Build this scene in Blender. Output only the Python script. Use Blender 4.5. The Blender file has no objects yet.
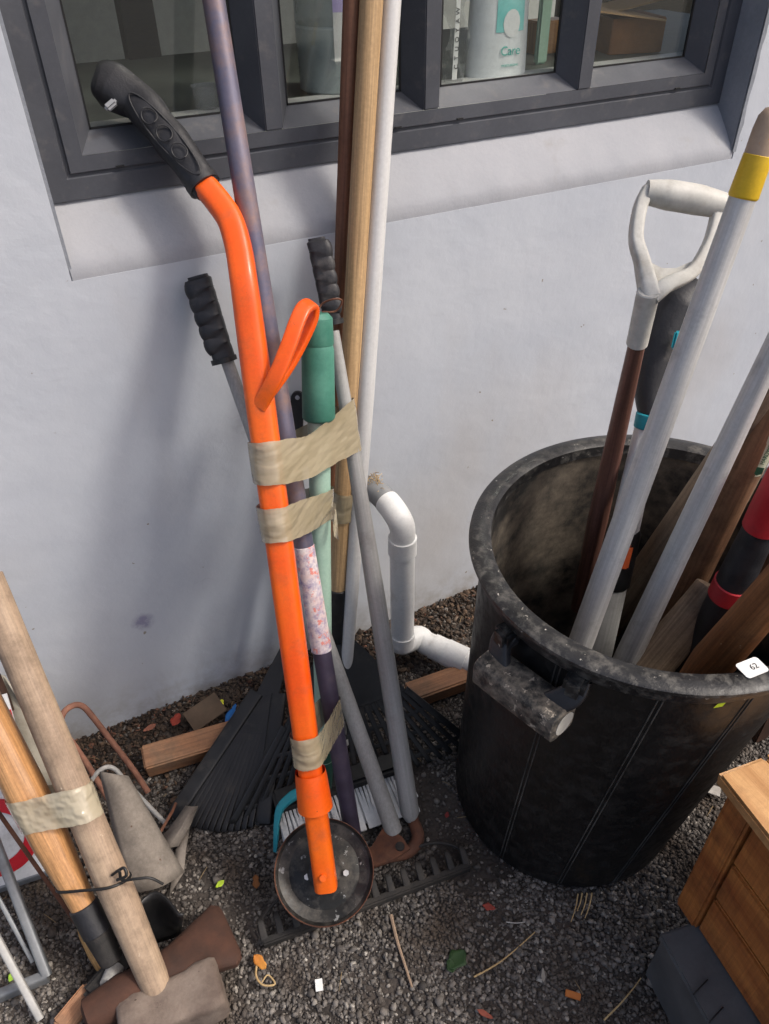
import bpy, math, random
import numpy as np
from mathutils import Vector, Matrix, Quaternion
random.seed(4); rng = np.random.default_rng(4)
scene = bpy.context.scene
COL = scene.collection

# ---------------------------------------------------------------- camera
W, H = 769, 1024
c0 = np.array([384.5, 512.0]); V0 = np.array([402., 1470.]); X0 = np.array([2420., -155.])
F = math.sqrt(-float((V0-c0) @ (X0-c0)))
def _cv(p): return np.array([p[0]-c0[0], p[1]-c0[1], F])
_dn = _cv(V0); _dn /= np.linalg.norm(_dn)
_xr = _cv(X0); _xr /= np.linalg.norm(_xr)
R = np.array([_xr, np.cross(-_dn, _xr), -_dn])
CAM = np.array([0, -1.2308, 1.5])
cam = bpy.data.objects.new('camera', bpy.data.cameras.new('camera')); COL.objects.link(cam)
m = Matrix.Identity(4)
for i in range(3):
    m[i][0] = R[i, 0]; m[i][1] = -R[i, 1]; m[i][2] = -R[i, 2]; m[i][3] = CAM[i]
cam.matrix_world = m
cam.data.sensor_fit = 'VERTICAL'; cam.data.sensor_height = 36; cam.data.lens = F/1024*36
cam.data.clip_start = 0.02; cam.data.clip_end = 500
scene.camera = cam
# ---------------------------------------------------------------- light
SUN = Vector((1.30, -1.0, 1.95)).normalized()
sun = bpy.data.objects.new('sun', bpy.data.lights.new('sun', 'SUN')); COL.objects.link(sun)
sun.data.energy = 1.5; sun.data.angle = math.radians(9.0); sun.data.color = (1, .955, .89)
sun.rotation_euler = SUN.to_track_quat('Z', 'Y').to_euler()
world = bpy.data.worlds.new('World'); scene.world = world; world.use_nodes = True
nt = world.node_tree; bg = nt.nodes['Background']
sky = nt.nodes.new('ShaderNodeTexSky'); sky.sky_type = 'NISHITA'; sky.sun_disc = False
sky.sun_elevation = math.asin(SUN.z); sky.sun_rotation = math.atan2(SUN.x, SUN.y)
sky.air_density = .8; sky.dust_density = 5.0; sky.ozone_density = .3
nt.links.new(sky.outputs[0], bg.inputs[0]); bg.inputs[1].default_value = .15
scene.view_settings.view_transform = 'Standard'; scene.view_settings.look = 'None'
scene.view_settings.exposure = 0.50; scene.view_settings.gamma = 1

# ---------------------------------------------------------------- placing helpers
def ray(px, py): return R @ _cv((px, py))
def G(px, py, z=0.0):
    r = ray(px, py); return Vector(CAM + r*((z-CAM[2])/r[2]))
def Y(px, py, y=0.0):
    r = ray(px, py); return Vector(CAM + r*((y-CAM[1])/r[1]))
def depth(P): return float((np.array(P)-CAM) @ R[:, 2])
def Dd(px, py, d):
    r = ray(px, py); return Vector(CAM + r*(d/F))
def rad(P, w): return w/2*depth(P)/F
def on_line(A, B, px, py):
    """distance from A along AB of the point nearest to where the pixel looks"""
    d = (B-A).normalized(); r = Vector(ray(px, py)).normalized(); w0 = A-Vector(CAM)
    b = d.dot(r); D = d.dot(w0); E = r.dot(w0)
    return (b*E-D)/(1-b*b)

# ---------------------------------------------------------------- materials
def C(h):
    h = h.lstrip('#'); v = [int(h[i:i+2], 16)/255 for i in (0, 2, 4)]
    return tuple((x/12.92 if x <= .04045 else ((x+.055)/1.055)**2.4) for x in v)+(1,)
MATS = {}
def mat(name, c1, c2=None, rough=.5, metal=0, scale=20, stretch=(1, 1, 1), bump=0, bscale=None,
        dust=None, damt=.5, dscale=14, chips=None, camt=.62, cscale=40, alpha=1, trans=0, coat=0, mid=.5, world=False, rvar=.15, ior=1.45, grain=.09, gscale=170, streak=0, bdet=8):
    if name in MATS: return MATS[name]
    c2 = c2 or c1
    mt = bpy.data.materials.new(name); mt.use_nodes = True; n = mt.node_tree.nodes; l = mt.node_tree.links
    p = n['Principled BSDF']
    tc = n.new('ShaderNodeTexCoord'); mp = n.new('ShaderNodeMapping'); mp.inputs['Scale'].default_value = stretch
    if world:
        ge = n.new('ShaderNodeNewGeometry'); l.new(ge.outputs['Position'], mp.inputs[0]); src = ge.outputs['Position']
    else:
        l.new(tc.outputs['Object'], mp.inputs[0]); src = tc.outputs['Object']
    def noise(sc, vec, det=5, ro=.6):
        t = n.new('ShaderNodeTexNoise'); t.inputs['Scale'].default_value = sc; t.inputs['Detail'].default_value = det
        t.inputs['Roughness'].default_value = ro; l.new(vec, t.inputs['Vector']); return t.outputs['Fac']
    def ramp(fac, a, b, ca=(0, 0, 0, 1), cb=(1, 1, 1, 1)):
        r = n.new('ShaderNodeValToRGB'); r.color_ramp.elements[0].position = a; r.color_ramp.elements[1].position = b
        r.color_ramp.elements[0].color = ca; r.color_ramp.elements[1].color = cb; l.new(fac, r.inputs[0]); return r.outputs[0]
    def mix(f, a, b):
        x = n.new('ShaderNodeMix'); x.data_type = 'RGBA'; l.new(f, x.inputs[0])
        for v, k in ((a, 6), (b, 7)):
            if hasattr(v, 'links'): l.new(v, x.inputs[k])
            else: x.inputs[k].default_value = v
        return x.outputs[2]
    nf = noise(scale, mp.outputs[0])
    col = ramp(nf, mid-.17, mid+.17, c1, c2)
    rv = n.new('ShaderNodeMapRange'); l.new(nf, rv.inputs[0]); rv.inputs[3].default_value = max(0, rough-rvar); rv.inputs[4].default_value = min(1, rough+rvar)
    rgh = rv.outputs[0]
    if dust:
        df = noise(dscale, src, 8, .68); dm = ramp(df, 1-damt-.10, 1-damt+.20, (0, 0, 0, 1), (.85, .85, .85, 1))
        col = mix(dm, col, dust)
        mx = n.new('ShaderNodeMix'); l.new(dm, mx.inputs[0]); l.new(rgh, mx.inputs[2]); mx.inputs[3].default_value = .9; rgh = mx.outputs[0]
    def mult(col, fac, lo, hi, a=.3, b=.7):
        r = n.new('ShaderNodeMapRange'); l.new(fac, r.inputs[0]); r.inputs[1].default_value = a; r.inputs[2].default_value = b; r.inputs[3].default_value = lo; r.inputs[4].default_value = hi
        x = n.new('ShaderNodeMix'); x.data_type = 'RGBA'; x.blend_type = 'MULTIPLY'; x.inputs[0].default_value = 1; l.new(col, x.inputs[6]); l.new(r.outputs[0], x.inputs[7]); return x.outputs[2]
    if grain: col = mult(col, noise(gscale, src, 6, .75), 1-grain, 1+grain*.8)
    if streak:
        m2 = n.new('ShaderNodeMapping'); m2.inputs['Scale'].default_value = (1, 1, .018); l.new(src, m2.inputs[0])
        col = mult(col, noise(260, m2.outputs[0], 4, .7), 1-streak, 1+streak*.7, .35, .65)
    if chips:
        cf = noise(cscale, src, 6, .7); cm = ramp(cf, camt, camt+.02); col = mix(cm, col, chips)
    l.new(col, p.inputs['Base Color']); l.new(rgh, p.inputs['Roughness'])
    p.inputs['Metallic'].default_value = metal; p.inputs['IOR'].default_value = ior
    p.inputs['Alpha'].default_value = alpha; p.inputs['Transmission Weight'].default_value = trans
    p.inputs['Coat Weight'].default_value = coat; p.inputs['Coat Roughness'].default_value = .15
    if bump:
        bf = noise(bscale or scale*2, mp.outputs[0], bdet, .65)
        b = n.new('ShaderNodeBump'); b.inputs['Strength'].default_value = 1; b.inputs['Distance'].default_value = bump
        l.new(bf, b.inputs['Height']); l.new(b.outputs[0], p.inputs['Normal'])
    MATS[name] = mt; return mt

DUST = C('8d867c')
orange = mat('orange_paint', C('df4d10'), C('ea6a12'), rough=.4, scale=4, bump=.0004, bscale=60, coat=.15, dust=C('a5512a'), damt=.36, dscale=22, chips=C('8f4424'), camt=.69, cscale=110)
black_rubber = mat('black_rubber', C('1d1d20'), C('2c2c2f'), rough=.5, scale=30, bump=.0006, bscale=200, dust=C('66625d'), damt=.3)
black_plastic = mat('black_plastic', C('141415'), C('232324'), rough=.45, scale=20, bump=.0006, dust=C('4a4641'), damt=.36, dscale=25)
bin_plastic = mat('bin_plastic', C('0d0d0e'), C('141415'), rough=.4, scale=5, stretch=(1, 1, .35), bump=.002, bscale=12, dust=C('282624'), damt=.44, dscale=40, chips=C('77726b'), camt=.70, cscale=60, grain=.4)
bin_rim = mat('bin_rim_plastic', C('1b1b1c'), C('2a2a2b'), rough=.38, scale=12, bump=.0012, bscale=60, dust=C('6f6c66'), damt=.42, dscale=60, chips=C('b5b0a7'), camt=.66, cscale=110)
bin_in = mat('bin_inside_plastic', C('1c1b1a'), C('2b2a28'), rough=.7, scale=8, bump=.002, bscale=25, dust=C('7d7263'), damt=.5, dscale=12)
handle_dust = mat('dusty_handle_plastic', C('1f1f1f'), C('2f2f2e'), rough=.6, scale=20, bump=.002, bscale=60, dust=C('93897b'), damt=.5, dscale=55, chips=C('a79c8c'), camt=.6, cscale=70)
def wood(name, a, b, **k):
    kk = dict(rough=.62, scale=38, stretch=(1, 1, .06), bump=.0009, bscale=60, streak=.30, grain=.16); kk.update(k)
    return mat(name, C(a), C(b), **kk)
wood_tan = wood('tan_ash_wood', 'a5865f', 'bb9c74', dust=C('8c7355'), damt=.33)
wood_brown = wood('brown_stained_wood', '6a4431', '8a6148', dust=C('4c342a'), damt=.36)
wood_pale = wood('pale_hickory_wood', '957f6b', 'ab957d', dust=C('6f5f50'), damt=.47, dscale=18, streak=.16, chips=C('d8c9b2'), camt=.68)
wood_orange = wood('varnished_orange_wood', 'a5774a', 'be8f60', rough=.42, coat=.2, dust=C('8a5a30'), damt=.32)
wood_weather = wood('weathered_grey_wood', '7d6a57', '9c8972', bump=.0015, dust=C('4a3d31'), damt=.4)
wood_rust = wood('dark_worn_wood', '6b4d39', '8c6a50', bump=.0015, rough=.6, dust=C('3a2a20'), damt=.4, chips=C('a08265'), camt=.68)
wood_front = wood('reddish_worn_wood', '6f4426', '94623b', bump=.0016, dust=C('50321f'), damt=.36, chips=C('b99a76'), camt=.67)
alu = mat('dull_aluminium', C('b4b3b1'), C('c6c5c3'), rough=.45, metal=.15, streak=.14, scale=40, stretch=(1, 1, .08), bump=.0002, dust=C('7c7a77'), damt=.34, dscale=20)
alu_white = mat('white_coated_tube', C('c3c2c0'), C('d2d1cf'), rough=.4, metal=.05, streak=.06, scale=20, stretch=(1, 1, .1), dust=C('8e8c89'), damt=.3)
alu_grey = mat('grey_coated_tube', C('8e8d8a'), C('a09f9c'), rough=.55, metal=.0, streak=.12, scale=20, stretch=(1, 1, .2), bump=.0003, dust=C('66625e'), damt=.36, chips=C('4d4a48'), camt=.71, cscale=70)
purple = mat('purple_paint_worn', C('55566a'), C('716b78'), rough=.35, metal=.25, scale=9, stretch=(3, 3, .5), bump=.0003, dust=C('97755f'), damt=.46, dscale=14)
purple_dk = mat('dark_purple_paint', C('36303f'), C('4b4355'), rough=.5, metal=.1, scale=14, bump=.0004, dust=C('5a504e'), damt=.38)
green_dk = mat('green_rubber_grip', C('3a7261'), C('4d8573'), rough=.55, scale=20, bump=.0004, dust=C('5e8a7b'), damt=.35)
green_lt = mat('pale_green_paint', C('8fae9d'), C('a2bdac'), rough=.5, scale=14, bump=.0003, dust=C('7b9385'), damt=.35)
rust = mat('rusty_iron', C('4a3026'), C('6e4632'), rough=.85, scale=30, bump=.0015, bscale=90, dust=C('7b5b49'), damt=.4)
rust_pink = mat('rusty_pink_rod', C('6a4638'), C('8f6553'), rough=.8, scale=30, bump=.001, dust=C('54392f'), damt=.42)
axe_rust = mat('rust_brown_axe_iron', C('35231b'), C('4d3226'), rough=.82, scale=18, bump=.0016, bscale=60, dust=C('35241c'), damt=.4)
sledge_m = mat('dusty_hammer_iron', C('5c4f47'), C('776a60'), rough=.9, scale=22, bump=.002, bscale=70, dust=C('8a7d72'), damt=.42, chips=C('3e332d'), camt=.66)
iron_dk = mat('dark_iron', C('1d1c1b'), C('2e2b29'), rough=.7, scale=30, bump=.0012, bscale=90, dust=C('4b453f'), damt=.42)
disc_m = mat('worn_black_disc', C('1f1f1f'), C('343433'), rough=.42, metal=.3, scale=14, bump=.0012, bscale=30, dust=C('6b655e'), damt=.45, dscale=30, chips=C('8f8f8d'), camt=.62, cscale=45)
tape = mat('tan_packing_tape', C('978b70'), C('a69a80'), rough=.2, scale=9, stretch=(1, 1, 3.5), bump=.006, bscale=16, bdet=1.5, coat=1, alpha=.86, grain=0, rvar=.05)
tape_pale = mat('pale_packing_tape', C('aaa087'), C('bfb59d'), rough=.18, scale=9, stretch=(1, 1, 1.6), bump=.012, bscale=22, bdet=2, coat=1, alpha=.74, grain=0, rvar=.05)
yellow_tape = mat('yellow_tape', C('c9a21a'), C('dbb52b'), rough=.45, scale=14, bump=.001, dust=C('9a7c2e'), damt=.3)
white_pl = mat('dirty_white_plastic', C('aeaca4'), C('c5c3bc'), rough=.5, scale=16, bump=.0007, dust=C('8d857a'), damt=.38, dscale=22)
pvc = mat('white_pvc', C('dcdddb'), C('e8e9e7'), rough=.4, scale=12, bump=.0004, dust=C('b5aea3'), damt=.33, dscale=18)
pvc_shadow = mat('shadowed_white_pvc', C('7d7f80'), C('8d8f90'), rough=.6, scale=12, dust=C('96918a'), damt=.4)  # white pipe in shadow: the shade is put into this grey
teal = mat('teal_plastic', C('1b7f8e'), C('2a93a2'), rough=.4)
blue_pl = mat('blue_plastic', C('2468b0'), C('3078bd'), rough=.4)
red_pl = mat('red_rubber', C('a8242c'), C('bd3038'), rough=.45, scale=20, dust=C('7c3035'), damt=.33)
orange_btn = mat('orange_plastic_button', C('d9602f'), C('e26f3d'), rough=.4)
bristle = mat('white_bristle', C('cfcfcd'), C('e3e3e1'), rough=.6, scale=30, dust=C('8d8a86'), damt=.38)
dusty_metal = mat('dusty_grey_steel', C('625b54'), C('857d74'), rough=.8, metal=.1, scale=9, bump=.001, dust=C('938a80'), damt=.46, grain=.2, chips=C('5d4033'), camt=.68, cscale=22)
beige_steel = mat('beige_dusty_steel', C('8f8a7e'), C('a9a498'), rough=.6, scale=10, dust=C('6b5c4c'), damt=.4)
sign_white = mat('white_sign_panel', C('c9c9c9'), C('dedede'), rough=.45, dust=C('928d87'), damt=.36)
sign_red = mat('red_sign_paint', C('b3111e'), C('c41d2a'), rough=.4, dust=C('7d2228'), damt=.33)
alu_frame = mat('grey_aluminium_frame', C('6e7174'), C('85888b'), rough=.5, metal=.3, dust=C('5c5955'), damt=.36)
alu_bright = mat('scratched_aluminium_bar', C('9b9a97'), C('b3b2af'), rough=.5, metal=.3, dust=C('6b5347'), damt=.33)
pine = mat('orange_pine', C('8e5028'), C('b5743b'), rough=.45, scale=5, stretch=(6, .5, 6), bump=.0012, bscale=14, dust=C('4a2a17'), damt=.42, dscale=11, streak=.2, coat=.1, chips=C('c9a66f'), camt=.70, cscale=14)
pine_top = mat('pale_pine_top', C('a87a4c'), C('c69a68'), rough=.55, scale=6, stretch=(8, .5, 8), bump=.001, bscale=14, dust=C('6e4a2e'), damt=.38, dscale=14)
grey_box_m = mat('dark_grey_crate', C('4c4d4e'), C('5b5c5d'), rough=.55, scale=14, bump=.0006, dust=C('5c5b5a'), damt=.33, dscale=20, chips=C('8d8d8b'), camt=.74, cscale=60)
brown_dk = mat('dark_brown_wood', C('2c1a12'), C('3f281c'), rough=.7, bump=.001)
frame_m = mat('charcoal_window_paint', C('46484e'), C('505258'), rough=.42, scale=6, bump=.0002, dust=C('6d6967'), damt=.34, dscale=30)
reveal_m = mat('grey_painted_reveal', C('7d8188'), C('8b8f96'), rough=.8, scale=12, bump=.002, bscale=50)
sill_m = mat('rough_painted_sill', C('93959a'), C('9c9da1'), rough=.8, scale=6, grain=.03, bump=.0015, bscale=30, dust=C('8b8882'), damt=.3, dscale=14, chips=C('6f6a62'), camt=.735, cscale=70, world=True)
ledge_m = mat('white_window_ledge', C('b5b5b3'), C('c5c5c3'), rough=.5)
bench_m = mat('dark_bench', C('50554f'), C('5c615b'), rough=.6)
room_m = mat('room_paint', C('a4a8a4'), C('b0b4b0'), rough=.9)
jug_m = mat('cloudy_translucent_plastic', C('b9c4c4'), C('c6d0d0'), rough=.3, alpha=.55)
water_m = mat('cloudy_water', C('7f8f90'), C('8a9a9b'), rough=.2, alpha=.75)
label_lav = mat('lavender_label', C('b9a9dd'), C('c5b7e3'), rough=.6)
label_white = mat('white_paper', C('d9d9d6'), C('e5e5e2'), rough=.6)
ink = mat('black_ink', C('2b2b2b'), rough=.7)
ink_teal = mat('teal_ink', C('3fae9e'), C('5bbcae'), rough=.6)
label_teal = mat('teal_label', C('6fc7c0'), C('a6ddd9'), rough=.5, scale=14)
bottle_white = mat('white_bottle_plastic', C('dfe1e0'), C('e8eae9'), rough=.35)
clear_bag = mat('clear_plastic_bag', C('a9adad'), C('8d9191'), rough=.15, alpha=.35, bump=.006, bscale=20)
paleg = mat('pale_green_plastic', C('8fb09c'), C('9cbba8'), rough=.5)
card_dk = mat('damp_cardboard', C('4a3d31'), C('5c4d3f'), rough=.9)
card = mat('brown_cardboard', C('8a5a33'), C('9c6a3e'), rough=.8)
card_lt = mat('pale_cardboard', C('b58f62'), C('c29d70'), rough=.8)
bolt_m = mat('bright_bolt', C('c0bfbb'), rough=.4, metal=.5)
label_green = mat('green_cream_label', C('b9bfa5'), C('c9ceb8'), rough=.5, chips=C('3f6b52'), camt=.56, cscale=130)
decal = mat('worn_white_decal', C('cdb6b3'), C('d9d2d0'), rough=.5, scale=50, mid=.5, dust=C('2f2a86'), damt=.48, dscale=75, chips=C('cf8378'), camt=.57, cscale=60)
tag_yel = mat('yellow_green_tag', C('c6e02a'), rough=.5)
tie_m = mat('black_wire', C('1c1c1c'), rough=.5)
straw_m = mat('dry_straw', C('a5895e'), C('bda377'), rough=.8)
leaf_o = mat('orange_dry_leaf', C('b9752f'), C('c98d3f'), rough=.7)
leaf_r = mat('red_brown_leaf', C('7c2f22'), C('93392a'), rough=.7)
leaf_g = mat('green_leaf', C('22391c'), C('2e4a24'), rough=.6)
chip_o = mat('orange_wood_chip', C('a8622e'), C('bb7238'), rough=.8)

# ---------------------------------------------------------------- mesh helpers
def mesh_obj(name, verts, faces, material, parent=None, smooth=True, mw=None, sharp=38):
    me = bpy.data.meshes.new(name); me.from_pydata([tuple(v) for v in verts], [], faces); me.validate()
    if material: me.materials.append(material)
    if smooth:
        me.shade_smooth(); me.set_sharp_from_angle(angle=math.radians(sharp))
    o = bpy.data.objects.new(name, me); COL.objects.link(o)
    if parent:
        o.parent = parent
        if mw is None: o.matrix_parent_inverse = world_m(parent).inverted()
        else: WM[o.name] = world_m(parent)
    return o
WM = {}
def world_m(o): return WM.get(o.name, Matrix.Identity(4))
def props(o, label=None, cat=None, group=None, kind=None):
    if label: o['label'] = label
    if cat: o['category'] = cat
    if group: o['group'] = group
    if kind: o['kind'] = kind
    return o
def thing(name, label, cat, loc=(0, 0, 0), group=None, rot=None):
    o = bpy.data.objects.new(name, None); COL.objects.link(o); o.empty_display_size = .05
    mt = Matrix.Translation(Vector(loc))
    if rot is not None: mt = mt @ rot.to_matrix().to_4x4()
    o.matrix_world = mt; WM[o.name] = mt
    return props(o, label, cat, group)
def struct(o): o['kind'] = 'structure'; return o
class MB:
    def __init__(s): s.v = []; s.f = []
    def add(s, v, f):
        k = len(s.v); s.v += [Vector(x) for x in v]; s.f += [tuple(i+k for i in q) for q in f]; return s
    def box(s, c, size, rot=None, bevel=0):
        x, y, z = [q/2 for q in size]; b = min(bevel, x*.9, y*.9, z*.9)
        if b <= 0:
            vs = [Vector((i*x, j*y, k*z)) for i in (-1, 1) for j in (-1, 1) for k in (-1, 1)]
            fs = [(0, 1, 3, 2), (4, 6, 7, 5), (0, 4, 5, 1), (2, 3, 7, 6), (0, 2, 6, 4), (1, 5, 7, 3)]
        else:
            import bmesh
            bm = bmesh.new(); bmesh.ops.create_cube(bm, size=1)
            for v in bm.verts: v.co = Vector((v.co.x*2*x, v.co.y*2*y, v.co.z*2*z))
            bmesh.ops.bevel(bm, geom=bm.edges[:], offset=b, segments=2, affect='EDGES')
            bm.verts.index_update(); vs = [v.co.copy() for v in bm.verts]; fs = [tuple(v.index for v in f.verts) for f in bm.faces]; bm.free()
        if rot is not None: vs = [rot @ v for v in vs]
        return s.add([v+Vector(c) for v in vs], fs)
    def lathe(s, prof, seg=28, cx=(1, 1), caps=True):
        vs = []; fs = []; n = len(prof)
        for z, r in prof:
            for k in range(seg):
                a = 2*math.pi*k/seg; vs.append((r*cx[0]*math.cos(a), r*cx[1]*math.sin(a), z))
        for i in range(n-1):
            for k in range(seg):
                k2 = (k+1) % seg; fs.append((i*seg+k, i*seg+k2, (i+1)*seg+k2, (i+1)*seg+k))
        if caps:
            fs.append(tuple(range(seg))[::-1]); fs.append(tuple((n-1)*seg+k for k in range(seg)))
        return s.add(vs, fs)
    def sweep(s, pts, r, seg=14, sect=None, up=None, closed=False, caps=True):
        pts = [Vector(p) for p in pts]; n = len(pts)
        r = list(r) if hasattr(r, '__len__') else [r]*n
        sect = sect or [(math.cos(2*math.pi*k/seg), math.sin(2*math.pi*k/seg)) for k in range(seg)]
        seg = len(sect); T = []
        for i in range(n):
            a = pts[(i-1) % n] if (closed or i > 0) else pts[i]; b = pts[(i+1) % n] if (closed or i < n-1) else pts[i]
            T.append((b-a).normalized())
        u = Vector(up) if up is not None else (Vector((0, 0, 1)) if abs(T[0].z) < .9 else Vector((1, 0, 0)))
        vs = []
        for i in range(n):
            u = (u-T[i]*u.dot(T[i])).normalized(); w = T[i].cross(u)
            for a, b in sect: vs.append(pts[i]+(u*a+w*b)*r[i])
        fs = []
        for i in range(n if closed else n-1):
            j = (i+1) % n
            for k in range(seg):
                k2 = (k+1) % seg; fs.append((i*seg+k, i*seg+k2, j*seg+k2, j*seg+k))
        if caps and not closed:
            fs.append(tuple(range(seg))[::-1]); fs.append(tuple((n-1)*seg+k for k in range(seg)))
        return s.add(vs, fs)
    def slab(s, poly, th):
        """polygon of 3-D points given a thickness along its normal"""
        poly = [Vector(p) for p in poly]; nrm = Vector((0, 0, 0))
        for i in range(len(poly)): nrm += poly[i].cross(poly[(i+1) % len(poly)])
        nrm.normalize(); n = len(poly)
        vs = poly+[p-nrm*th for p in poly]
        fs = [tuple(range(n)), tuple(range(2*n-1, n-1, -1))]+[(i, i+n, (i+1) % n+n, (i+1) % n) for i in range(n)]
        return s.add(vs, fs)
    def build(s, name, material, parent=None, local=False, smooth=True, sharp=38):
        return mesh_obj(name, s.v, s.f, material, parent, smooth, mw=True if local else None, sharp=sharp)
def smooth_path(pts, n=8):
    P = [np.array(p, float) for p in pts]; P = [2*P[0]-P[1]]+P+[2*P[-1]-P[-2]]; out = []
    for i in range(1, len(P)-2):
        for k in range(n):
            t = k/n; a, b, c, d = P[i-1:i+3]
            out.append(Vector(.5*((2*b)+(-a+c)*t+(2*a-5*b+4*c-d)*t*t+(-a+3*b-3*c+d)*t**3)))
    out.append(Vector(P[-2])); return out
def lerp_list(v, n):
    return list(np.interp(np.linspace(0, len(v)-1, n), range(len(v)), v))
RSQ = [(math.copysign(abs(math.cos(a))**.45, math.cos(a)), math.copysign(abs(math.sin(a))**.45, math.sin(a))) for a in [2*math.pi*(k+.5)/20 for k in range(20)]]
POLES = {}
def pole(key, name, label, cat, A, B, secs, group=None, base=None, seg=28):
    """A straight tool: thing at A, local z towards B.  secs = (part, material, [(px,py,width_px)...]) or with a 4th = profile list in metres"""
    d = (B-A).normalized(); sd_ = d.cross(Vector(R[:, 2])).normalized(); q = Matrix((sd_, d.cross(sd_), d)).transposed().to_quaternion()
    t = thing(name, label, cat, A, group, q); rr = []
    bend = (random.uniform(-1, 1)*.0028, random.uniform(-1, 1)*.0028, random.uniform(0, 6))
    for sct in secs:
        prof = []
        for e in sct[2]:
            if e[0] is None: prof.append((e[1], e[2]))
            else:
                s = on_line(A, B, e[0], e[1]); prof.append((s, rad(A+d*s, e[2])))
        prof.sort(key=lambda p: p[0]); rr += prof
        kw = sct[3] if len(sct) > 3 else {}
        pr = []
        for i in range(len(prof)-1):
            (z1, r1), (z2, r2) = prof[i], prof[i+1]; n = max(1, int((z2-z1)/.05)) if (z2-z1) > .06 else 1
            for k in range(n): pr.append((z1+(z2-z1)*k/n, r1+(r2-r1)*k/n))
        pr.append(prof[-1])
        rnd = kw.get('round', .0015)
        if pr[-1][1] > .004: pr = [(pr[0][0], pr[0][1]-rnd)]+[(pr[0][0]+rnd, pr[0][1])]+pr[1:-1]+[(pr[-1][0]-rnd, pr[-1][1]), (pr[-1][0], pr[-1][1]-rnd)]
        b_ = MB().lathe(pr, seg, kw.get('cx', (1, 1)))
        for v_ in b_.v:
            v_.x += bend[0]*math.sin(math.pi*v_.z/1.2+bend[2]); v_.y += bend[1]*math.sin(math.pi*v_.z/.9+bend[2])
        b_.build(sct[0], sct[1], t, local=True)
    rr.sort(); POLES[key] = (A, B, d, rr)
    return t
def at_pole(key, px, py):
    A, B, d, rr = POLES[key]; s = on_line(A, B, px, py)
    r = float(np.interp(s, [p[0] for p in rr], [p[1] for p in rr])); return A+d*s, r
def text_mesh(body, size, name, material, parent, M4, extrude=.0002, space=1.0):
    cu = bpy.data.curves.new(name, 'FONT'); cu.body = body; cu.size = size; cu.align_x = 'CENTER'; cu.align_y = 'CENTER'; cu.extrude = extrude; cu.space_character = space
    o = bpy.data.objects.new(name, cu); COL.objects.link(o); dg = bpy.context.evaluated_depsgraph_get(); dg.update()
    me = bpy.data.meshes.new_from_object(o.evaluated_get(dg)); bpy.data.objects.remove(o)
    me.transform(M4); me.materials.clear(); me.materials.append(material)
    t = bpy.data.objects.new(name, me); COL.objects.link(t)
    if parent: t.parent = parent; t.matrix_parent_inverse = world_m(parent).inverted()
    return t
def frame_from(x, y, o):
    x = Vector(x).normalized(); y = Vector(y); y = (y-x*y.dot(x)).normalized(); z = x.cross(y)
    m = Matrix((x, y, z)).transposed().to_4x4(); m.translation = Vector(o); return m

# ================================================================ THE SETTING
# ground sheet
gm = bpy.data.materials.new('gravel_ground'); gm.use_nodes = True
n = gm.node_tree.nodes; l = gm.node_tree.links; p = n['Principled BSDF']; ge = n.new('ShaderNodeNewGeometry')
vo = n.new('ShaderNodeTexVoronoi'); vo.inputs['Scale'].default_value = 110; l.new(ge.outputs['Position'], vo.inputs['Vector'])
nz = n.new('ShaderNodeTexNoise'); nz.inputs['Scale'].default_value = 7; nz.inputs['Detail'].default_value = 8; l.new(ge.outputs['Position'], nz.inputs['Vector'])
hs = n.new('ShaderNodeValToRGB'); hs.color_ramp.elements[0].color = C('2a2623'); hs.color_ramp.elements[1].color = C('4c4540')
hs.color_ramp.elements[0].position = .35; hs.color_ramp.elements[1].position = .68; l.new(nz.outputs[0], hs.inputs[0])
mx = n.new('ShaderNodeMix'); mx.data_type = 'RGBA'; mx.blend_type = 'MULTIPLY'; mx.inputs[0].default_value = .0
l.new(hs.outputs[0], mx.inputs[6]); l.new(vo.outputs['Color'], mx.inputs[7]); l.new(mx.outputs[2], p.inputs['Base Color'])
p.inputs['Roughness'].default_value = .95
bp = n.new('ShaderNodeBump'); bp.inputs['Distance'].default_value = .004; bp.invert = True; l.new(vo.outputs['Distance'], bp.inputs['Height']); l.new(bp.outputs[0], p.inputs['Normal'])
def gz(x, y):
    """slight unevenness and the soil heaped against the wall"""
    h = .004*math.sin(7*x+2*y)+.003*math.sin(13*y-5*x)
    return h-.004+.03*max(0, min(1, (y+.16)/.16))*(1 if y < .01 else 0)
gx = np.unique(np.concatenate([np.linspace(-60, -1.5, 12), np.linspace(-1.5, 2.6, 110), np.linspace(2.6, 60, 12)]))
gy = np.unique(np.concatenate([np.linspace(-60, -1.8, 12), np.linspace(-1.8, .0, 60)]))
vs = [(x, y, gz(x, y) if -1.6 < x < 2.7 and y > -1.9 else -.004) for y in gy for x in gx]
nx = len(gx); fs = [(j*nx+i, j*nx+i+1, (j+1)*nx+i+1, (j+1)*nx+i) for j in range(len(gy)-1) for i in range(nx-1)]
struct(mesh_obj('ground', vs, fs, gm))

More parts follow.
